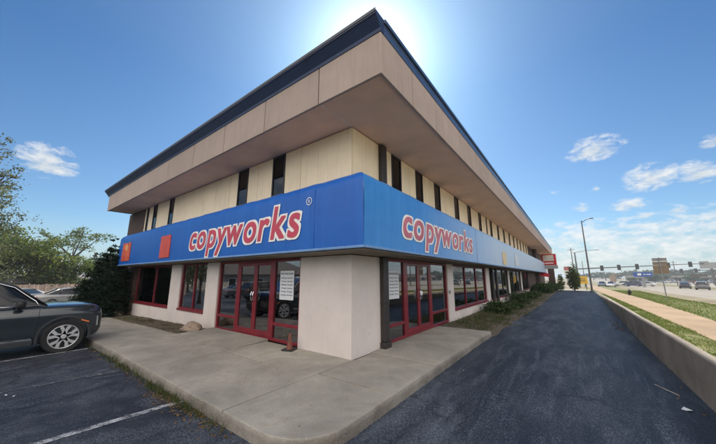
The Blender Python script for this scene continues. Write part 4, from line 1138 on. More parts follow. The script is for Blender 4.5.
RC = 'cars on the road and forecourt at the right'
def rc(x, y, rz, paint, label, kind): make_car('car', (x, y, zr(y)+.03), R(rz), CP[paint], label, 'car', RC, kind)
rc(20.9,88.5,-15,'grey','dark grey SUV driving away on the road at the far right edge','wagon')
rc(21.8,104,-15,'black','black sedan on the road just ahead of the grey SUV','sedan')
rc(18.6,128,70,'white','white sedan crossing the junction beneath the blue sign','sedan')
rc(14.6,122,75,'blue','dark blue car crossing the junction left of the white sedan','wagon')
rc(12.6,124,75,'white','white wagon waiting directly behind the dark blue car','wagon')
rc(8.6,108,170,'white','white car coming head-on by the brick monument','sedan')
rc(6.9,112,172,'grey','small grey car beyond the white oncoming car','sedan')
rc(10.5,20,0,'white','white wagon passing on the road, reflected in the driveway-side windows','wagon')
rc(17.5,34,180,'silver','silver sedan on the road, reflected in the driveway-side windows','sedan')

# ------------------------------------------------------------------ foliage
def leafquad(mb, p, s, rnd):
    u = Vector((rnd.gauss(0,1),rnd.gauss(0,1),rnd.gauss(0,1))).normalized(); w = u.cross(Vector((rnd.gauss(0,1),rnd.gauss(0,1),rnd.gauss(0,1)))).normalized()
    a = u*s; b = w*s*.45
    n = len(mb.v); mb.v += [tuple(p-a), tuple(p-b), tuple(p+a), tuple(p+b)]; mb.f.append((n,n+1,n+2,n+3))
def crown(mb, blobs, clumps, leaves, size, rnd, spread=.16, shell=.42):
    tot = sum(b[3]*b[4]*b[5] for b in blobs)
    for b in blobs:
        nc = max(2, int(clumps*b[3]*b[4]*b[5]/tot)); c = Vector(b[:3]); r = Vector(b[3:6])
        for _ in range(nc):
            d = Vector((rnd.gauss(0,1),rnd.gauss(0,1),rnd.gauss(0,1))).normalized(); k = rnd.random()**shell*rnd.uniform(.85,1.12)
            q = c + Vector((d.x*r.x*k, d.y*r.y*k, d.z*r.z*k))
            sp = spread*(r.x+r.y+r.z)/3*rnd.uniform(.6,1.5)
            for _ in range(int(leaves*rnd.uniform(.5,1.4))):
                leafquad(mb, q+Vector((rnd.gauss(0,sp),rnd.gauss(0,sp),rnd.gauss(0,sp*.6))), size*rnd.uniform(.6,1.35), rnd)
def tree(name, loc, blobs, clumps, leaves, size, mat, label, cat='tree', group=None, trunk_r=.16, seed=1, limbs=True, spread=.16, fork=.45):
    rnd = random.Random(seed); t = empty(name, loc, 0, label, cat, group)
    mb = MB(); crown(mb, blobs, clumps, leaves, size, rnd, spread); mb.build('crown', mat, t)
    top = max(b[2] for b in blobs)
    mb = MB(); k = fork*top
    mb.tube([(0,0,-.1),(rnd.uniform(-.08,.08),rnd.uniform(-.08,.08),k*.5),(rnd.uniform(-.12,.12),rnd.uniform(-.12,.12),k)], [trunk_r*1.25,trunk_r,trunk_r*.8], 8)
    if limbs:
        for b in blobs:
            e = Vector(b[:3]); s0 = Vector((0,0,k*rnd.uniform(.7,1.0))); m_ = s0.lerp(e,.5)+Vector((rnd.gauss(0,.2),rnd.gauss(0,.2),rnd.uniform(-.2,.4)))
            mb.tube([s0,m_,e,e+Vector((rnd.gauss(0,.3)*b[3],rnd.gauss(0,.3)*b[4],b[5]*.5))], [trunk_r*.55,trunk_r*.38,trunk_r*.2,trunk_r*.06], 6)
            for _ in range(3):
                d = Vector((rnd.gauss(0,1)*b[3],rnd.gauss(0,1)*b[4],rnd.uniform(-.2,.8)*b[5]))*.6
                mb.tube([e.lerp(m_,.3), e+d*.5, e+d], [trunk_r*.2,trunk_r*.12,trunk_r*.04], 5)
    mb.build('trunk', M['bark'], t, smooth=True)
    return t
# evergreen at the building's corner: upward flame-shaped sprays
def spray_bush(name, loc, h, r, n, mat, label, cat, seed, sz=.09, group=None, lob=3):
    rnd = random.Random(seed); t = empty(name, loc, 0, label, cat, group); mb = MB()
    ph = [rnd.uniform(0,6.3) for _ in range(4)]
    for _ in range(n):
        z = h*rnd.random()**1.15; a = rnd.uniform(0,2*math.pi); k = z/h
        prof = (1-k)**.62*(.72+.28*min(1,k*6))*(1+.13*math.sin(lob*a+ph[0]+k*4)+.09*math.sin(7*a+ph[1]-k*9))
        rad = r*prof*rnd.uniform(.55,1.08)
        p = Vector((rad*math.cos(a), rad*math.sin(a), z))
        tip = Vector((math.cos(a)*.55, math.sin(a)*.55, rnd.uniform(.5,1.2))).normalized()
        side = tip.cross(Vector((rnd.gauss(0,1),rnd.gauss(0,1),rnd.gauss(0,1)))).normalized()
        L = sz*rnd.uniform(.7,2.0); m = len(mb.v)
        mb.v += [tuple(p-tip*L*.3), tuple(p+side*L*.28), tuple(p+tip*L), tuple(p-side*L*.28)]; mb.f.append((m,m+1,m+2,m+3))
    mb.build('foliage', mat, t)
    tr = MB(); tr.tube([(0,0,-.1),(0,0,h*.8)], [.09,.02], 7); tr.build('trunk', M['bark'], t)
    return t
eb = empty('evergreen_bush', (-18.75,3.95,gz(-19)), 0, 'dark evergreen bush at the left end of the shop front', 'bush')
rnd_ = random.Random(5); mb = MB()
crown(mb, [(0,0,.6,1.22,1.22,.75),(0,-.05,1.2,1.10,1.10,.8),(0,0,1.9,.90,.90,.85),(0,.05,2.6,.64,.64,.8),(.05,.0,3.2,.38,.38,.7),(.05,.0,3.75,.17,.17,.45),(.4,-.4,1.5,.45,.45,.7),(.45,.5,1.9,.42,.42,.7),(.3,.2,2.9,.28,.28,.6)], 760, 52, .05, rnd_, .09, .25); mb.build('foliage', M['juniper'], eb)
mb = MB(); mb.tube([(0,0,-.1),(0,0,3.)], [.1,.02], 7); mb.build('trunk', M['bark'], eb)
def shrub(loc, r, h, n, label, seed, size=.05):
    rnd = random.Random(seed); t = empty('shrub', loc, 0, label, 'shrub', 'shrubs in the bed along the driveway side')
    mb = MB(); crown(mb, [(0,0,h*.5,r,r,h*.5),(r*.4,-r*.3,h*.4,r*.7,r*.7,h*.4),(-r*.3,r*.5,h*.45,r*.6,r*.8,h*.4)], int(n*1.8), 34, size, rnd, .17); mb.build('foliage', M['shrub'], t)
    st = MB()
    for k in range(5):
        a = 6.28*k/5; st.tube([(0,0,-.05),(math.cos(a)*r*.4,math.sin(a)*r*.4,h*.5)], [.02,.008], 5)
    st.build('stem', M['bark'], t)
shrub((-3.1,15.4,.08), .62, .62, 50, 'low spreading green shrub nearest the entrance slab', 1)
shrub((-2.85,18.2,.06), .5, .45, 36, 'small shrub beside the nearest low spreading shrub', 2)
shrub((-3.1,22.2,.06), .8, .75, 60, 'rounded dark shrub beneath the black framed windows', 3)
shrub((-2.9,27.5,.06), .8, .65, 50, 'dark shrub beneath the farthest white pier', 4)
shrub((-2.8,37.5,.0), 1.0, 1.2, 60, 'tall dark shrub against the brown brick wall', 5, .08)
shrub((-2.5,42.5,.0), 1.0, 1.1, 60, 'dark shrub in front of the brick pillar under the red sign', 6, .08)
shrub((-2.2,46.5,-.03), 1.1, 1.2, 50, 'farthest dark shrub at the foot of the brick pillar', 7, .08)
CT = 'trees at the end of the driveway'
tree('young_tree', (.08,49.1,zr(49)), [(0,0,.95,.72,.72,.85),(0,0,1.9,.80,.80,1.0),(.05,0,2.9,.45,.45,.75),(0,0,3.5,.2,.2,.4)], 420, 34, .06, M['conifer'], 'full egg-shaped young tree standing at the driveway end', group=CT, seed=8, trunk_r=.06, limbs=False, spread=.09)
tree('young_tree', (-1.55,57.0,zr(57)), [(0,0,1.1,.5,.5,.8),(0,0,1.9,.35,.35,.7)], 160, 30, .06, M['conifer'], 'smaller tree behind and left of the full egg-shaped one', group=CT, seed=9, trunk_r=.05, limbs=False, spread=.09)

# left background
tree('feathery_tree', (-24.5,-1.08,gz(-25)), [(0,0,3.4,2.0,2.0,1.3),(.3,.3,5.2,1.9,1.7,1.3),(-.5,.2,6.9,1.7,1.5,1.2),(.4,.2,8.3,1.3,1.1,1.0),(1.0,.9,4.2,1.3,1.2,.9),(.8,.7,6.2,1.2,1.1,.8),(-.6,1.0,2.4,1.8,1.5,1.0),(.2,.4,9.2,.9,.8,.8),(.6,1.1,7.4,.8,.8,.6),(.4,1.3,5.2,.9,.9,.6)], 500, 32, .07, M['paleleaf'],
     'tall feathery pale tree cut by the left edge of the photo', seed=21, trunk_r=.15, spread=.17)
TG = 'trees behind the parked cars'
tree('broad_tree', (-47,1.2,gz(-47)), [(0,0,4.6,3.2,3.2,2.3),(1.5,2.2,5.4,2.4,2.2,1.8),(-1,-2.2,4.4,2.4,2.4,2.0),(.5,.6,6.5,2.0,1.9,1.3)], 260, 40, .15, M['treeleaf'], 'broad yellow-green tree behind the rear-facing silver sedan', group=TG, seed=22, trunk_r=.25)
tree('broad_tree', (-46.5,5.0,gz(-46)), [(0,0,3.4,2.4,2.4,1.8),(.5,1.8,3.6,1.7,1.7,1.5),(-.3,-1.8,4.3,2.0,2.0,1.6),(.6,.3,2.0,1.8,2.2,1.2)], 260, 40, .15, M['treeleaf'], 'sunlit leafy tree right behind the broad yellow-green tree', group=TG, seed=23, trunk_r=.25)
tree('open_crowned_tree', (-60,8.1,gz(-60)), [(0,0,8.3,2.2,2.2,1.2),(1,2.6,8.9,1.7,1.7,.8),(-.5,-2.3,8.0,1.6,1.6,.9),(.3,.6,9.7,1.5,1.4,.8),(0,1.2,7.0,1.2,1.4,.7),(.2,-3.4,8.9,1.0,1.2,.6)], 105, 22, .15, M['treeleaf'], 'tall bare-stemmed tree with a flat open crown', group=TG, seed=24, trunk_r=.20, spread=.2, fork=.62)
tree('narrow_tree', (-55,9.9,gz(-55)), [(0,0,2.2,1.4,1.4,1.4),(0,0,4.0,1.0,1.0,1.4),(0,0,5.6,.5,.5,1.0)], 150, 28, .12, M['darkleaf'], 'narrow dark pointed tree next to the evergreen bush', group=TG, seed=25, trunk_r=.14)
tree('broad_tree', (-58,-4,gz(-58)), [(0,0,4.6,4,4,2.6),(2,3,5.8,3,3,2),(0,-4,5.5,4,4,2.6)], 200, 36, .19, M['darkleaf'], 'dark green tree behind the feathery tree at the left edge', group=TG, seed=26, trunk_r=.3)
tree('broad_tree', (-43,-2.6,gz(-43)), [(0,0,2.6,2.4,2.6,1.6),(0,2.2,2.2,1.8,1.8,1.4),(.5,-2.2,3.2,2,2,1.6)], 160, 36, .13, M['paleleaf'], 'low pale bushy tree at the left edge behind the SUV', group=TG, seed=27, trunk_r=.16)
tree('broad_tree', (-66,15,gz(-66)), [(0,0,4.4,4,4,2.4),(0,4,3.6,3,3,2)], 150, 30, .2, M['darkleaf'], 'far dark tree showing over the fence by the evergreen bush', group=TG, seed=28, trunk_r=.3)
# board fence and the low grey roof behind it
f = empty('board_fence', (-44,-8,gz(-44)), 0, 'weathered tan board fence behind the parked cars', 'fence')
mb = MB(); y = 0
while y < 26:
    w_ = random.uniform(.10,.15); mb.box(-.012,.012,y,y+w_,.04,1.75+random.uniform(-.05,.05)); y += w_+.025
mb.build('board_panel', M['fence'], f)
mb = MB(); mb.box(-.07,-.02,0,26,.4,.5); mb.box(-.07,-.02,0,26,1.4,1.5); mb.build('rail', M['fence'], f)
for k in range(10):
    mb = MB(); mb.box(-.15,-.05,k*2.8,k*2.8+.1,-.1,1.85); mb.build('post', M['fence'], f)
sh = empty('low_outbuilding', (-50,6.0,gz(-50)), R(8), 'low outbuilding with a grey shingle roof behind the board fence', 'building')
mb = MB(); mb.box(-3,3,-5,7,-.3,2.2); mb.build('wall', M['siding'], sh)
mb = MB(); mb.mesh([(3.5,-5.4,2.1),(3.5,7.4,2.1),(0,7.4,3.0),(0,-5.4,3.0),(-3.5,-5.4,2.1),(-3.5,7.4,2.1),(3.5,-5.4,2.0),(3.5,7.4,2.0),(-3.5,-5.4,2.0),(-3.5,7.4,2.0)], [(0,1,2,3),(3,2,5,4),(6,8,9,7),(0,6,7,1),(4,5,9,8),(0,3,4,8,6),(1,7,9,5,2)]); mb.build('roof', M['shingle'], sh)
mb = MB(); mb.box(3.003,3.03,-1,1.2,0,2.0); mb.build('door', M['farwall_b'], sh)

# what the left-hand glass mirrors: house, fence and trees across the lot
hs = empty('house', (-47,-22,gz(-47)), R(-28), 'tan house with a dark hip roof, mirrored in the entrance glass', 'house')
mb = MB(); mb.box(-9,9,-5,5,-1.2,3.0); mb.build('wall', M['siding'], hs)
mb = MB(); mb.mesh([(-9.7,-5.7,2.95),(9.7,-5.7,2.95),(9.7,5.7,2.95),(-9.7,5.7,2.95),(-4,0,5.6),(4,0,5.6)], [(0,1,5,4),(1,2,5),(2,3,4,5),(3,0,4),(3,2,1,0)]); mb.build('roof', M['darkshingle'], hs)
for x in (-6.5,-2.5,2.5,6.5):
    mb = MB(); mb.box(x-.7,x+.7,5.002,5.06,.9,2.3); w_ = mb.build('window', M['text_white'], hs)
    mb = MB(); mb.box(x-.6,x+.6,5.062,5.08,1.0,2.2); mb.build('pane', M['carglass'], w_)
mb = MB(); mb.box(-.5,.5,5.002,5.06,0,2.1); mb.build('door', M['farwall_b'], hs)
f = empty('picket_fence', (-68,-13,-1.25), R(-6), 'white picket fence across the lot, mirrored in the entrance glass', 'fence')
mb = MB()
for k in range(180): mb.box(k*.2,k*.2+.09,-.01,.01,.0+k*.0022,1.1+k*.0022)
mb.build('picket_panel', M['text_white'], f)
RT = 'trees across the lot mirrored in the glass'
for i, (x, y, h_) in enumerate(((-58,-14,6),(-64,-12,7),(-66,-7,7),(-34,-30,7),(-22,-33,6),(-68,-19,8))):
    lab = ['leafy tree left of the mirrored house, nearest the fence','leafy tree second from the mirrored house','leafy tree third from the mirrored house','leafy tree touching the mirrored house gable','leafy tree on the far side of the mirrored house','leafy tree farthest from the mirrored house'][i]
    tree('leafy_tree', (x,y,gz(x)), [(0,0,h_*.6,2.6,2.6,h_*.3),(1.2,1,h_*.75,1.8,1.8,h_*.2),(-1.2,.8,h_*.5,2,2,h_*.25)], 80, 30, .2, M['treeleaf'], lab, group=RT, seed=40+i, trunk_r=.2)

# ------------------------------------------------------------------ street furniture at the right
def P(x, y, z=0): return (x, y, zr(y)+z)
# street light near the driveway end
e = empty('street_light', P(1.75,45.2), 0, 'tall slender street light pole at the end of the retaining wall', 'street light')
mb = MB(); mb.tube([(0,0,0),(0,0,4.5),(0,0,8.85)], [.10,.08,.055], 10); mb.lathe([(.2,0),(.2,.12),(.13,.2)], 12); mb.build('pole', M['darksteel'], e, smooth=True, sharp=40)
mb = MB(); mb.tube([(0,0,8.6),(.45,.15,8.95),(.95,.3,9.08)], [.045,.04,.035], 8); mb.build('arm', M['darksteel'], e, smooth=True)
mb = MB(); mb.box(.80,1.25,.22,.42,9.03,9.13); mb.build('lamp_head', M['darksteel'], e, bevel=.03)
# signal mast with long arm
def signal_head(name, loc, rz, label, group, s=1.):
    h = empty(name, loc, rz, label, 'traffic light', group)
    mb = MB(); mb.box(-.17*s,.17*s,-.12,.12,-.55*s,.55*s); mb.build('housing', M['signal'], h, bevel=.03)
    mb = MB(); mb.box(-.36*s,.36*s,-.135,-.12,-.70*s,.70*s); mb.build('backplate', M['signal'], h)
    for k in (-1,0,1):
        mb = MB(); mb.lathe([(.13*s,.12),(.14*s,.30)], 12, 'y', (0,0,k*.34*s)); mb.build('visor', M['signal'], h)
    mb = MB(); mb.box(-.03,.03,-.05,.05,.55*s,.78*s); mb.build('bracket', M['darksteel'], h)
    return h
mx, my = 1.25, 96.2; mz = zr(my)
e = empty('signal_mast', (mx,my,mz), 0, 'tall signal mast with a long arm reaching over the near junction', 'signal mast')
mb = MB(); mb.tube([(0,0,0),(0,0,5),(0,0,9.2)], [.24,.19,.13], 12); mb.lathe([(.35,0),(.35,.2),(.25,.3)], 12); mb.build('pole', M['darksteel'], e, smooth=True, sharp=40)
A0 = Vector((0,0,3.82-mz)); A1 = Vector((29.5-mx,116.86-my,5.32-mz))
mb = MB(); mb.tube([A0, A0.lerp(A1,.5), A1], [.16,.12,.08], 10); mb.build('arm', M['darksteel'], e, smooth=True)
mb = MB(); mb.tube([(-.6,-1.3,9.1),(0,0,9.15),(2.5,2,9.7),(4.9,3.4,9.85)], [.04,.06,.05,.04], 8); mb.build('lamp_arm', M['darksteel'], e, smooth=True)
mb = MB(); mb.box(4.5,5.4,3.25,3.6,9.78,9.92); mb.build('lamp_head', M['steel'], e, bevel=.03)
SG = 'traffic lights over the junction'
az = math.atan2(A1.x, A1.y)
for i, (u, lab) in enumerate(((602,'traffic light on the near signal arm, first out from the mast'),(619,'traffic light on the near signal arm, second out from the mast'),(637,'traffic light on the near signal arm above the blue sign'),(668,'traffic light on the near signal arm behind the brown sign backs'),(690,'traffic light on the near signal arm next to the white panel'))):
    p = Vector((mx,my,mz)) + A0.lerp(A1, (u-577)/(708-577.))
    signal_head('traffic_light', (p.x,p.y-.25,p.z-.08), -.3, lab, SG, 1.0)
e = empty('arm_sign', (28.6,116.1,5.35), -.55, 'white panel sign at the tip of the near signal arm', 'sign')
mb = MB(); mb.box(-.85,.85,-.02,.02,-.45,.5); mb.build('panel', M['signgrey'], e); mb = MB(); mb.box(-.04,.04,.02,.08,-.4,.45); mb.build('bracket', M['steel'], e)
q = Vector((48.2,189.3,zr(189)))
e = empty('signal_mast', q, 0, 'far signal mast at the right edge beyond the grey sign', 'signal mast')
mb = MB(); mb.tube([(0,0,0),(0,0,7.6)], [.26,.16], 10); mb.build('pole', M['darksteel'], e)
B1 = Vector((28.7,173.9,4.05))-q; B0 = Vector((0,0,4.6-q.z))
mb = MB(); mb.tube([B0, B1], [.17,.11], 10); mb.build('arm', M['darksteel'], e)
for u, lab in ((656,'traffic light at the free tip of the far signal arm'),(682,'traffic light midway along the far signal arm'),(697,'traffic light on the far signal arm nearest its mast')):
    p = q+B1.lerp(B0, (u-655)/58.); signal_head('traffic_light', (p.x,p.y-.3,p.z-.1), -.3, lab, SG, 1.25)
# utility poles
for (x, y, h_, lab) in ((.55,97.5,10.6,'thin grey pole left of the tall signal mast'),(29.5,148.8,8.6,'thin pole standing between the brown sign backs and white panel')):
    e = empty('utility_pole', P(x,y), 0, lab, 'pole', 'thin utility poles'); mb = MB(); mb.tube([(0,0,0),(0,0,h_)], [.15,.09], 8); mb.build('pole', M['woodpole'], e)
    mb = MB(); mb.box(-.8,.8,-.05,.05,h_-.6,h_-.48); mb.build('crossarm', M['woodpole'], e)
e = empty('utility_pole', P(2.6,98.5), 0, 'short thin post right of the tall signal mast', 'pole', 'thin utility poles'); mb = MB(); mb.tube([(0,0,0),(0,0,7.)], [.1,.06], 8); mb.build('pole', M['darksteel'], e)
# two brown sign backs and a grey one on a thin post
e = empty('sign_post', P(4.88,27.8), R(-22), 'thin post carrying one grey and two brown sign backs', 'sign post')
mb = MB(); mb.tube([(0,0,-.1),(0,0,2.75)], .032, 8); mb.build('post', M['steel'], e)
for z0, z1, w_, m_ in ((2.5,2.72,.36,'signgrey'),(2.25,2.47,.36,'signback'),(1.66,2.22,.38,'signback')):
    mb = MB(); mb.box(-w_,w_,.036,.042,z0,z1); mb.build('sign_plate', M[m_], e, bevel=.002)
    mb = MB(); mb.box(-w_*.9,w_*.9,.028,.034,(z0+z1)/2-.02,(z0+z1)/2+.02); mb.build('brace', M['steel'], e)
# hydrant
e = empty('fire_hydrant', P(3.80,34.0), R(30), 'small dark fire hydrant on the far grass strip', 'hydrant'); e.scale = (.8,.8,.85)
mb = MB(); mb.lathe([(.15,0),(.15,.05),(.10,.06),(.10,.40),(.135,.42),(.135,.45),(.11,.47),(.085,.55),(.03,.60),(.03,.64),(.0,.64)], 18); mb.build('barrel', M['black'], e, smooth=True, sharp=40)
for s in (-1,1):
    mb = MB(); mb.lathe([(.05,s*.08),(.05,s*.16),(.062,s*.16),(.062,s*.20)], 12, 'x', (0,0,.33)); mb.build('nozzle', M['black'], e)
mb = MB(); mb.lathe([(.065,-.08),(.065,-.17),(.08,-.17),(.08,-.21)], 12, 'y', (0,0,.30)); mb.build('pumper_nozzle', M['black'], e)
# yellow sign
e = empty('roadside_sign', P(1.05,59.0), R(-10), 'yellow roadside sign board on two posts', 'sign')
mb = MB(); mb.box(-.85,.85,-.04,.04,1.0,2.15); mb.build('board', M['yellow'], e, bevel=.01)
for x in (-.6,.6):
    mb = MB(); mb.box(x-.05,x+.05,.042,.12,-.1,2.1); mb.build('post', M['woodpole'], e)
for z in (1.75,1.45):
    mb = MB(); mb.box(-.6,.6,-.046,-.041,z-.06,z+.06); mb.build('lettering', M['ink2'], e)
# blue sign
e = empty('pylon_sign', P(16.1,113.8), R(-18), 'wide blue sign with white lettering beyond the road', 'sign')
mb = MB(); mb.box(-1.9,2.0,-.25,.25,2.95,4.15); mb.build('cabinet', M['bluesign'], e, bevel=.03)
mb = MB(); mb.box(-1.0,-.2,-.262,-.252,3.3,3.85); mb.box(.2,.7,-.262,-.252,3.45,3.65); mb.box(.85,1.75,-.262,-.252,3.45,3.65); mb.build('lettering', M['text_white'], e)
mb = MB(); mb.box(-.3,.3,-.15,.15,-.2,2.95); mb.build('post', M['steel'], e)
# brick monument with an arched top
e = empty('brick_monument', P(12.9,149.5), 0, 'slim brown brick tower with an arched top far up the road', 'tower')
mb = MB(); mb.box(-1.1,.25,-.6,.6,-.2,3.6); mb.build('tower', M['farwall_b'], e)
mb = MB(); mb.box(.26,.6,-.5,.5,-.2,3.6)
mb.grid([[(.45+.75*c_*k, yv, 3.6+1.0*s_*k) for c_, s_ in arc_pts(12,0,180)] for k, yv in ((1,-.5),(1,.5),(.55,.5),(.55,-.5),(1,-.5))]); mb.build('arch', M['farwall_b'], e)
# red and cream pylon sign
e = empty('pylon_sign', P(-.85,101), R(20), 'distant red and cream pylon sign above the driveway trees', 'sign')
mb = MB(); mb.box(-.8,.8,-.2,.2,4.6,5.6); mb.build('cabinet', pmat('dull_red_sign', (.36,.11,.10), .6), e); mb = MB(); mb.box(-.8,.8,-.21,-.202,3.2,4.55); mb.box(-.8,.8,-.2,.2,3.2,4.59); mb.build('panel', M['signcream'], e); mb = MB(); mb.box(-.2,.2,-.15,.15,-.1,3.2); mb.build('post', M['steel'], e)
# grey panel sign at the right edge; brown sign
e = empty('billboard', P(38.4,149.6), R(-25), 'wide grey billboard at the right edge above the road', 'billboard')
mb = MB(); mb.box(-2.6,3.2,-.2,.2,5.9,8.0); mb.build('board', M['signgrey'], e, bevel=.03); mb = MB(); mb.box(-.18,.18,-.15,.15,-.2,5.9); mb.build('post', M['woodpole'], e)
e = empty('store_sign', P(39.9,170), R(-25), 'low brown sign on posts below the grey billboard', 'sign')
mb = MB(); mb.box(-2.1,2.1,-.2,.2,3.3,4.2); mb.build('board', M['brick'], e, bevel=.03)
for x in (-1.8,1.8):
    mb = MB(); mb.box(x-.06,x+.06,-.06,.06,-.2,3.3); mb.build('post', M['brick'], e)
# red framed sign cabinet at the far end of the building
e = empty('sign_cabinet', (-2.38,48.4,2.8), R(-8), 'red framed lightbox sign on the far end of the building', 'sign')
mb = MB(); mb.box(-.86,.86,-.2,.2,.62,2.18); mb.build('cabinet', M['redsign'], e, bevel=.03)
mb = MB(); mb.box(-.66,.62,-.212,-.202,1.20,2.02); mb.build('face', M['signcream'], e)
mb = MB(); mb.box(-.55,.55,-.216,-.202,.84,.96); mb.build('lettering', M['text_white'], e)
mb = MB(); mb.box(-.70,.95,-.16,.16,.12,.60); mb.build('lower_panel', M['signgrey'], e)
mb = MB(); mb.box(-.3,.45,-.1,.1,-2.9,.12); mb.build('pillar', M['brick'], e)
mb = MB(); mb.extr([(-3.85,47.0,2.85),(-2.55,47.0,2.2),(-2.55,47.0,1.75),(-3.85,47.0,2.0)], (0,.9,0)); part(mb, 'side_awning', M['redsign'])

# buildings beyond the road
def box_building(x, y, rz, w_, d, h_, mat, label, seed, sign=None):
    rnd = random.Random(seed); e = empty('shop_building', (x,y,zr(y)), rz, label, 'building', 'low shops beyond the road')
    mb = MB(); mb.box(-w_/2,w_/2,-d/2,d/2,-.6,h_); mb.build('wall', mat, e)
    mb = MB(); mb.box(-w_/2-.15,w_/2+.15,-d/2-.15,d/2+.15,h_+.003,h_+.5); mb.build('parapet', M['farwall_a'] if mat is not M['farwall_a'] else M['farwall_c'], e)
    n = int(w_/5)
    for k in range(n):
        x0 = -w_/2+(k+.5)*w_/n
        mb = MB(); mb.box(x0-1.7,x0+1.7,-d/2-.06,-d/2-.003,.4,2.7); wn = mb.build('window', M['text_white'], e)
        mb = MB(); mb.box(x0-1.6,x0+1.6,-d/2-.08,-d/2-.063,.5,2.6); mb.build('pane', M['carglass'], wn)
    mb = MB(); mb.extr([(-w_/2,-d/2-.1,3.5),(-w_/2,-d/2-1.5,2.9),(-w_/2,-d/2-1.5,2.8),(-w_/2,-d/2-.1,3.1)], (w_,0,0)); mb.build('canopy', M['farwall_b'] if seed % 2 else M['darkshingle'], e)
for i, a in enumerate(((52,255,-.35,46,14,3.4,'farwall_a','long low grey shop row beyond the blue sign'),(95,228,-.9,30,14,4.6,'farwall_c','cream shop at the right edge beyond the billboard'),
          (84,150,-1.35,40,16,4.4,'farwall_b','brown shop across the road, mirrored in the far windows'),(86,92,-1.5,34,16,5.0,'farwall_a','grey shop across the road, mirrored in the middle windows'),
          (88,45,-1.6,36,16,4.6,'farwall_c','cream shop across the road, mirrored in the entrance glass'),(86,2,-1.57,30,16,4.5,'farwall_b','brown shop across the road nearest the camera'))):
    box_building(a[0],a[1],a[2],a[3],a[4],a[5],M[a[6]],a[7],60+i)
PG = 'cars parked before the shops beyond the road'
cl = ['white','silver','black','red','blue','grey','white','champagne','silver','black','white','grey']
base_cars = {}
spots = [(58+.02*k*k, 24+k*7.2, -90+(k % 3)*3) for k in range(12)] + [(40+k*3.6, 222+k*2.4, 20) for k in range(8)]
for i, (x, y, rz) in enumerate(spots):
    cn = cl[i % 12]; lab = '%s car parked before the shops beyond the road' % cn
    kd = 'sedan' if i % 3 else 'wagon'
    if (cn, kd) not in base_cars:
        o = make_car('car', (x,y,zr(y)+.03), R(rz), CP[cn], lab, 'car', PG, kd); base_cars[(cn,kd)] = o
    else:
        o = copy_tree(base_cars[(cn,kd)]); o.location = (x,y,zr(y)+.03); o.rotation_euler = (0,0,R(rz))
    where = ('row facing the road, %s from the near end' % ['first','second','third','fourth','fifth','sixth','seventh','eighth','ninth','tenth','eleventh','twelfth'][i]) if i < 12 else ('row before the long grey shops, %s from the left' % ['first','second','third','fourth','fifth','sixth','seventh','eighth'][i-12])
    o['label'] = '%s car in the %s' % (cn, where)
# poles across the road (mirrored in the driveway-side glass)
for i, (x, y) in enumerate(((25.5,16),(26,42),(27,70))):
    e = empty('utility_pole', P(x,y), 0, ['street pole across the road nearest the camera','street pole across the road opposite the middle windows','street pole across the road opposite the far windows'][i], 'pole', 'street poles across the road')
    mb = MB(); mb.tube([(0,0,0),(0,0,9)], [.16,.1], 8); mb.build('pole', M['woodpole'], e); mb = MB(); mb.box(-.06,.06,-.9,.9,8.3,8.45); mb.build('crossarm', M['woodpole'], e)
# far trees
FT = 'far trees beyond the junction'
words = ['first','second','third','fourth','fifth','sixth','seventh','eighth','ninth','tenth','eleventh','twelfth','thirteenth','fourteenth','fifteenth','sixteenth','seventeenth','eighteenth','nineteenth','twentieth']
protos = []
for k in range(18):
    u = k/17.; x = lerp(2, 118, u)+random.uniform(-3,3); y = lerp(330, 300, u)+random.uniform(-25,25); s_ = random.uniform(.75,1.25)*(1.0+.35*(u > .25))
    if k < 3:
        o = tree('far_tree', (x,y,zr(y)), [(0,0,3.6,3.4,3.4,2.2),(2,1,4.4,2.4,2.4,1.6),(-2,.5,3.2,2.8,2.8,1.8)], 55, 26, .42, M['farleaf'], 'x', group=FT, seed=70+k, trunk_r=.25); protos.append(o)
    else:
        o = copy_tree(protos[k % 3]); o.location = (x,y,zr(y)); o.rotation_euler = (0,0,random.uniform(0,6))
    o.scale = (s_*1.3,s_*1.3,s_)
    o['label'] = 'hazy far tree, %s from the left along the skyline' % words[k]
NT_ = 'leafy trees by the far shops'
for k, (x, y, s_) in enumerate(((33,205,.9),(40,225,1.0),(48,215,.85),(66,232,1.0),(75,215,1.05),(23,190,.55))):
    o = copy_tree(protos[k % 3]); o.location = (x,y,zr(y)); o.rotation_euler = (0,0,k*1.3); o.scale = (s_*.8,s_*.8,s_*.85); o['group'] = NT_
    o['label'] = 'green tree by the far shops, %s' % ['just right of the blue sign','behind the brown sign backs','beyond the thin pole','left of the grey billboard','under the grey billboard','small one left of the blue sign'][k]
for k, (x, y, s_) in enumerate(((110,120,1.4),(112,70,1.5),(110,25,1.4),(112,-10,1.4))):
    o = copy_tree(protos[k % 3]); o.location = (x,y,zr(y)); o.scale = (s_,s_,s_); o['group'] = 'trees behind the shops across the road'
    o['label'] = 'tree behind the %s across the road' % ['gap right of the grey shop','grey shop','cream shop','nearest brown shop'][k]

# ------------------------------------------------------------------ daylight
SUN_AZ, SUN_EL = R(-33.6), R(41.4)      # azimuth measured from +Y towards +X
sdir = Vector((math.sin(SUN_AZ)*math.cos(SUN_EL), math.cos(SUN_AZ)*math.cos(SUN_EL), math.sin(SUN_EL)))
sl = bpy.data.lights.new('sun', 'SUN'); sl.energy = 3.0; sl.angle = R(.55); sl.color = (1., .93, .82)
so = bpy.data.objects.new('sun', sl); COL.objects.link(so)
so.rotation_euler = (-sdir).to_track_quat('-Z', 'Y').to_euler(); so.location = (-10, 30, 40)

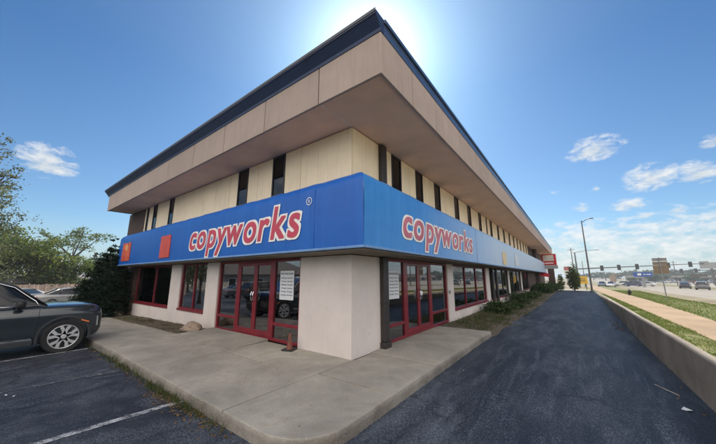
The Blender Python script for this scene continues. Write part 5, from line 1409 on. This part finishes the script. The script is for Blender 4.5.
W = bpy.data.worlds.new('World'); scene.world = W; W.use_nodes = True
t = NT(W.node_tree); bg = W.node_tree.nodes['Background']
sky = t.n('ShaderNodeTexSky'); sky.sky_type = 'NISHITA'; sky.sun_disc = False
sky.sun_elevation = SUN_EL; sky.sun_rotation = SUN_AZ; sky.altitude = 100; sky.air_density = 1.0; sky.dust_density = .8; sky.ozone_density = 2.0
d = t.n('ShaderNodeTexCoord').outputs['Generated']
sx = t.n('ShaderNodeSeparateXYZ'); t.l(d, sx.inputs[0])
azn = t.math('ARCTAN2', sx.outputs[0], sx.outputs[1]); eln = t.math('ARCSINE', sx.outputs[2])
# clouds: fields of billowing noise, gathered where the day's cumulus stood (azimuth, elevation, half-widths in degrees)
nv = t.n('ShaderNodeVectorMath'); nv.operation = 'MULTIPLY'; t.l(d, nv.inputs[0]); nv.inputs[1].default_value = (1,1,2.2)
n1 = t.noise(nv.outputs[0], 20, 8, .6, .4); n2 = t.noise(nv.outputs[0], 52, 7, .62, .3)
nn = t.math('ADD', t.math('MULTIPLY', n1, .68), t.math('MULTIPLY', n2, .32))
CL = [(-86.58, 15.02, 3.87, 3.79, 1), (5.19, 19.28, 4.69, 3.14, 1), (10.9, 13.56, 3.89, 2.9, 0.85), (15.18, 13.1, 2.65, 2.47, 1), (16.83, 16.62, 1.35, 1.46, 0.9), (8.12, 10.2, 2.77, 1.52, 0.9), (9.56, 8.5, 1.49, 0.85, 0.7), (4.63, 13.31, 1.34, 0.92, 0.7), (2.28, 10.68, 1.58, 1.19, 0.8), (12.77, 8.81, 1.32, 0.9, 0.75), (-0.71, 13.8, 1.04, 0.74, 0.5), (9.84, 12.65, 2.51, 2.11, 0.6)]
acc = None; low = None
for a, e, wa, we, k in CL:
    du = t.math('DIVIDE', t.math('SUBTRACT', azn, R(a)), R(wa)); dv = t.math('DIVIDE', t.math('SUBTRACT', eln, R(e)), R(we))
    dvl = t.math('MULTIPLY', dv, t.math('MULTIPLY_ADD', t.math('LESS_THAN', dv, 0.), .7, 1.))    # flat undersides
    r2 = t.math('SQRT', t.math('ADD', t.math('MULTIPLY', du, du), t.math('MULTIPLY', dvl, dvl)))
    m_ = t.math('MULTIPLY', t.math('SUBTRACT', 1., r2, clamp=True), k)
    sh_ = t.math('MULTIPLY', m_, t.math('MULTIPLY_ADD', dv, -.5, .35, clamp=True))
    acc = m_ if acc is None else t.math('MAXIMUM', acc, m_)
    low = sh_ if low is None else t.math('MAXIMUM', low, sh_)
# bank of cumulus low over the road and unseen bright cloud, added behind the camera as fill light
def band(e0, e1, soft):
    return t.math('MULTIPLY', t.math('MULTIPLY_ADD', eln, 1/R(soft), -e0/soft, clamp=True), t.math('MULTIPLY_ADD', eln, -1/R(soft), e1/soft, clamp=True))
azr = t.math('MULTIPLY', t.math('MULTIPLY_ADD', azn, 1/R(14), 22/14., clamp=True), t.math('MULTIPLY_ADD', azn, -1/R(30), 200/30., clamp=True))
bank = t.math('MULTIPLY', t.math('MULTIPLY', band(-1.,10.5,4.), azr), .47)
acc = t.math('MAXIMUM', acc, bank)
back = t.math('MULTIPLY_ADD', t.math('ADD', t.math('MULTIPLY', sx.outputs[0], .50), t.math('MULTIPLY', sx.outputs[1], -.86)), 2.2, .15, clamp=True)
back = t.math('MULTIPLY', back, t.math('MULTIPLY_ADD', eln, 1/R(12), -.1, clamp=True))
edge_n = t.math('MULTIPLY', t.math('MULTIPLY_ADD', nn, 3.4, -1.7), t.math('MULTIPLY', acc, 3., clamp=True))
mask = t.ramp(t.math('ADD', t.math('MULTIPLY', acc, .95), edge_n), [(.14, 0.), (.38, .42), (.90, 1.)])
mask2 = t.math('MULTIPLY', back, t.ramp(t.noise(nv.outputs[0], 6, 6, .6, .4), [(.28, 0.), (.55, 1.)]))
tint = t.mix(t.math('MULTIPLY_ADD', eln, 1/R(32), -.05, clamp=True), (.66,.85,.95), (.262,.59,.86))
skyc = t.mix(1., sky.outputs[0], tint, 'MULTIPLY')
hz = t.math('MULTIPLY_ADD', eln, -1/R(10), .9, clamp=True)
skyc = t.mix(t.math('MULTIPLY', hz, .75), skyc, (3.7,4.6,5.1))
shade = t.math('ADD', t.math('MULTIPLY', low, 1.6), t.math('MULTIPLY_ADD', nn, -2.2, 1.25), clamp=True)
cc = t.mix(shade, (7.2,7.2,7.1), (4.3,4.9,5.4))
col = t.mix(t.math('MULTIPLY', mask, .93), skyc, cc)
col = t.mix(t.math('MULTIPLY', mask2, .9), col, (21.5,19.8,18.))
# the glare ring of the sun itself, which stands hidden behind the roof corner
dt = t.n('ShaderNodeVectorMath'); dt.operation = 'DOT_PRODUCT'; t.l(d, dt.inputs[0]); dt.inputs[1].default_value = sdir
ang = t.math('ARCCOSINE', t.math('MINIMUM', dt.outputs['Value'], 1.))
g1 = t.math('POWER', 2.718, t.math('MULTIPLY', ang, -1/R(3.6))); g2 = t.math('POWER', 2.718, t.math('MULTIPLY', ang, -1/R(15.)))
gl = t.math('ADD', t.math('MULTIPLY', g1, 24.), t.math('MULTIPLY', g2, 3.6))
gc = t.n('ShaderNodeVectorMath'); gc.operation = 'SCALE'; gc.inputs[0].default_value = (1.,.97,.92); t.l(gl, gc.inputs['Scale'])
ad = t.n('ShaderNodeVectorMath'); ad.operation = 'ADD'; t.l(col, ad.inputs[0]); t.l(gc.outputs[0], ad.inputs[1])
t.l(ad.outputs[0], bg.inputs[0]); bg.inputs[1].default_value = .07

# ------------------------------------------------------------------ the day's thin haze
hm = bpy.data.materials.new('haze_air'); hm.use_nodes = True; ht = NT(hm.node_tree)
hm.node_tree.nodes.remove(hm.node_tree.nodes['Principled BSDF'])
pv = ht.n('ShaderNodeVolumePrincipled'); pv.inputs['Color'].default_value = (.80,.88,.96,1); pv.inputs['Density'].default_value = .0008; pv.inputs['Anisotropy'].default_value = .3
ht.l(pv.outputs[0], hm.node_tree.nodes['Material Output'].inputs['Volume'])
mb = MB(); mb.box(-2600,2600,-700,2600,-4.5,14.)
tag(mb.build('haze', hm), 'thin pale summer haze lying over the whole place', 'haze', kind='stuff')

# ------------------------------------------------------------------ camera and output
cam = bpy.data.cameras.new('camera'); co = bpy.data.objects.new('camera', cam); COL.objects.link(co)
cam.sensor_width = 36; cam.lens = 280/716*36; cam.clip_start = .05; cam.clip_end = 6000
co.location = (0, 0, 1.85); co.rotation_euler = (R(90+11.01), 0, R(36.9))
scene.camera = co
scene.render.engine = 'CYCLES'
scene.cycles.use_denoising = True
scene.cycles.max_bounces = 8; scene.cycles.transparent_max_bounces = 12; scene.cycles.glossy_bounces = 4
scene.cycles.sample_clamp_indirect = 8
scene.cycles.caustics_reflective = False; scene.cycles.caustics_refractive = False
scene.view_settings.view_transform = 'Standard'; scene.view_settings.look = 'None'
scene.view_settings.exposure = .88; scene.view_settings.gamma = 1
scene.view_settings.use_curve_mapping = False
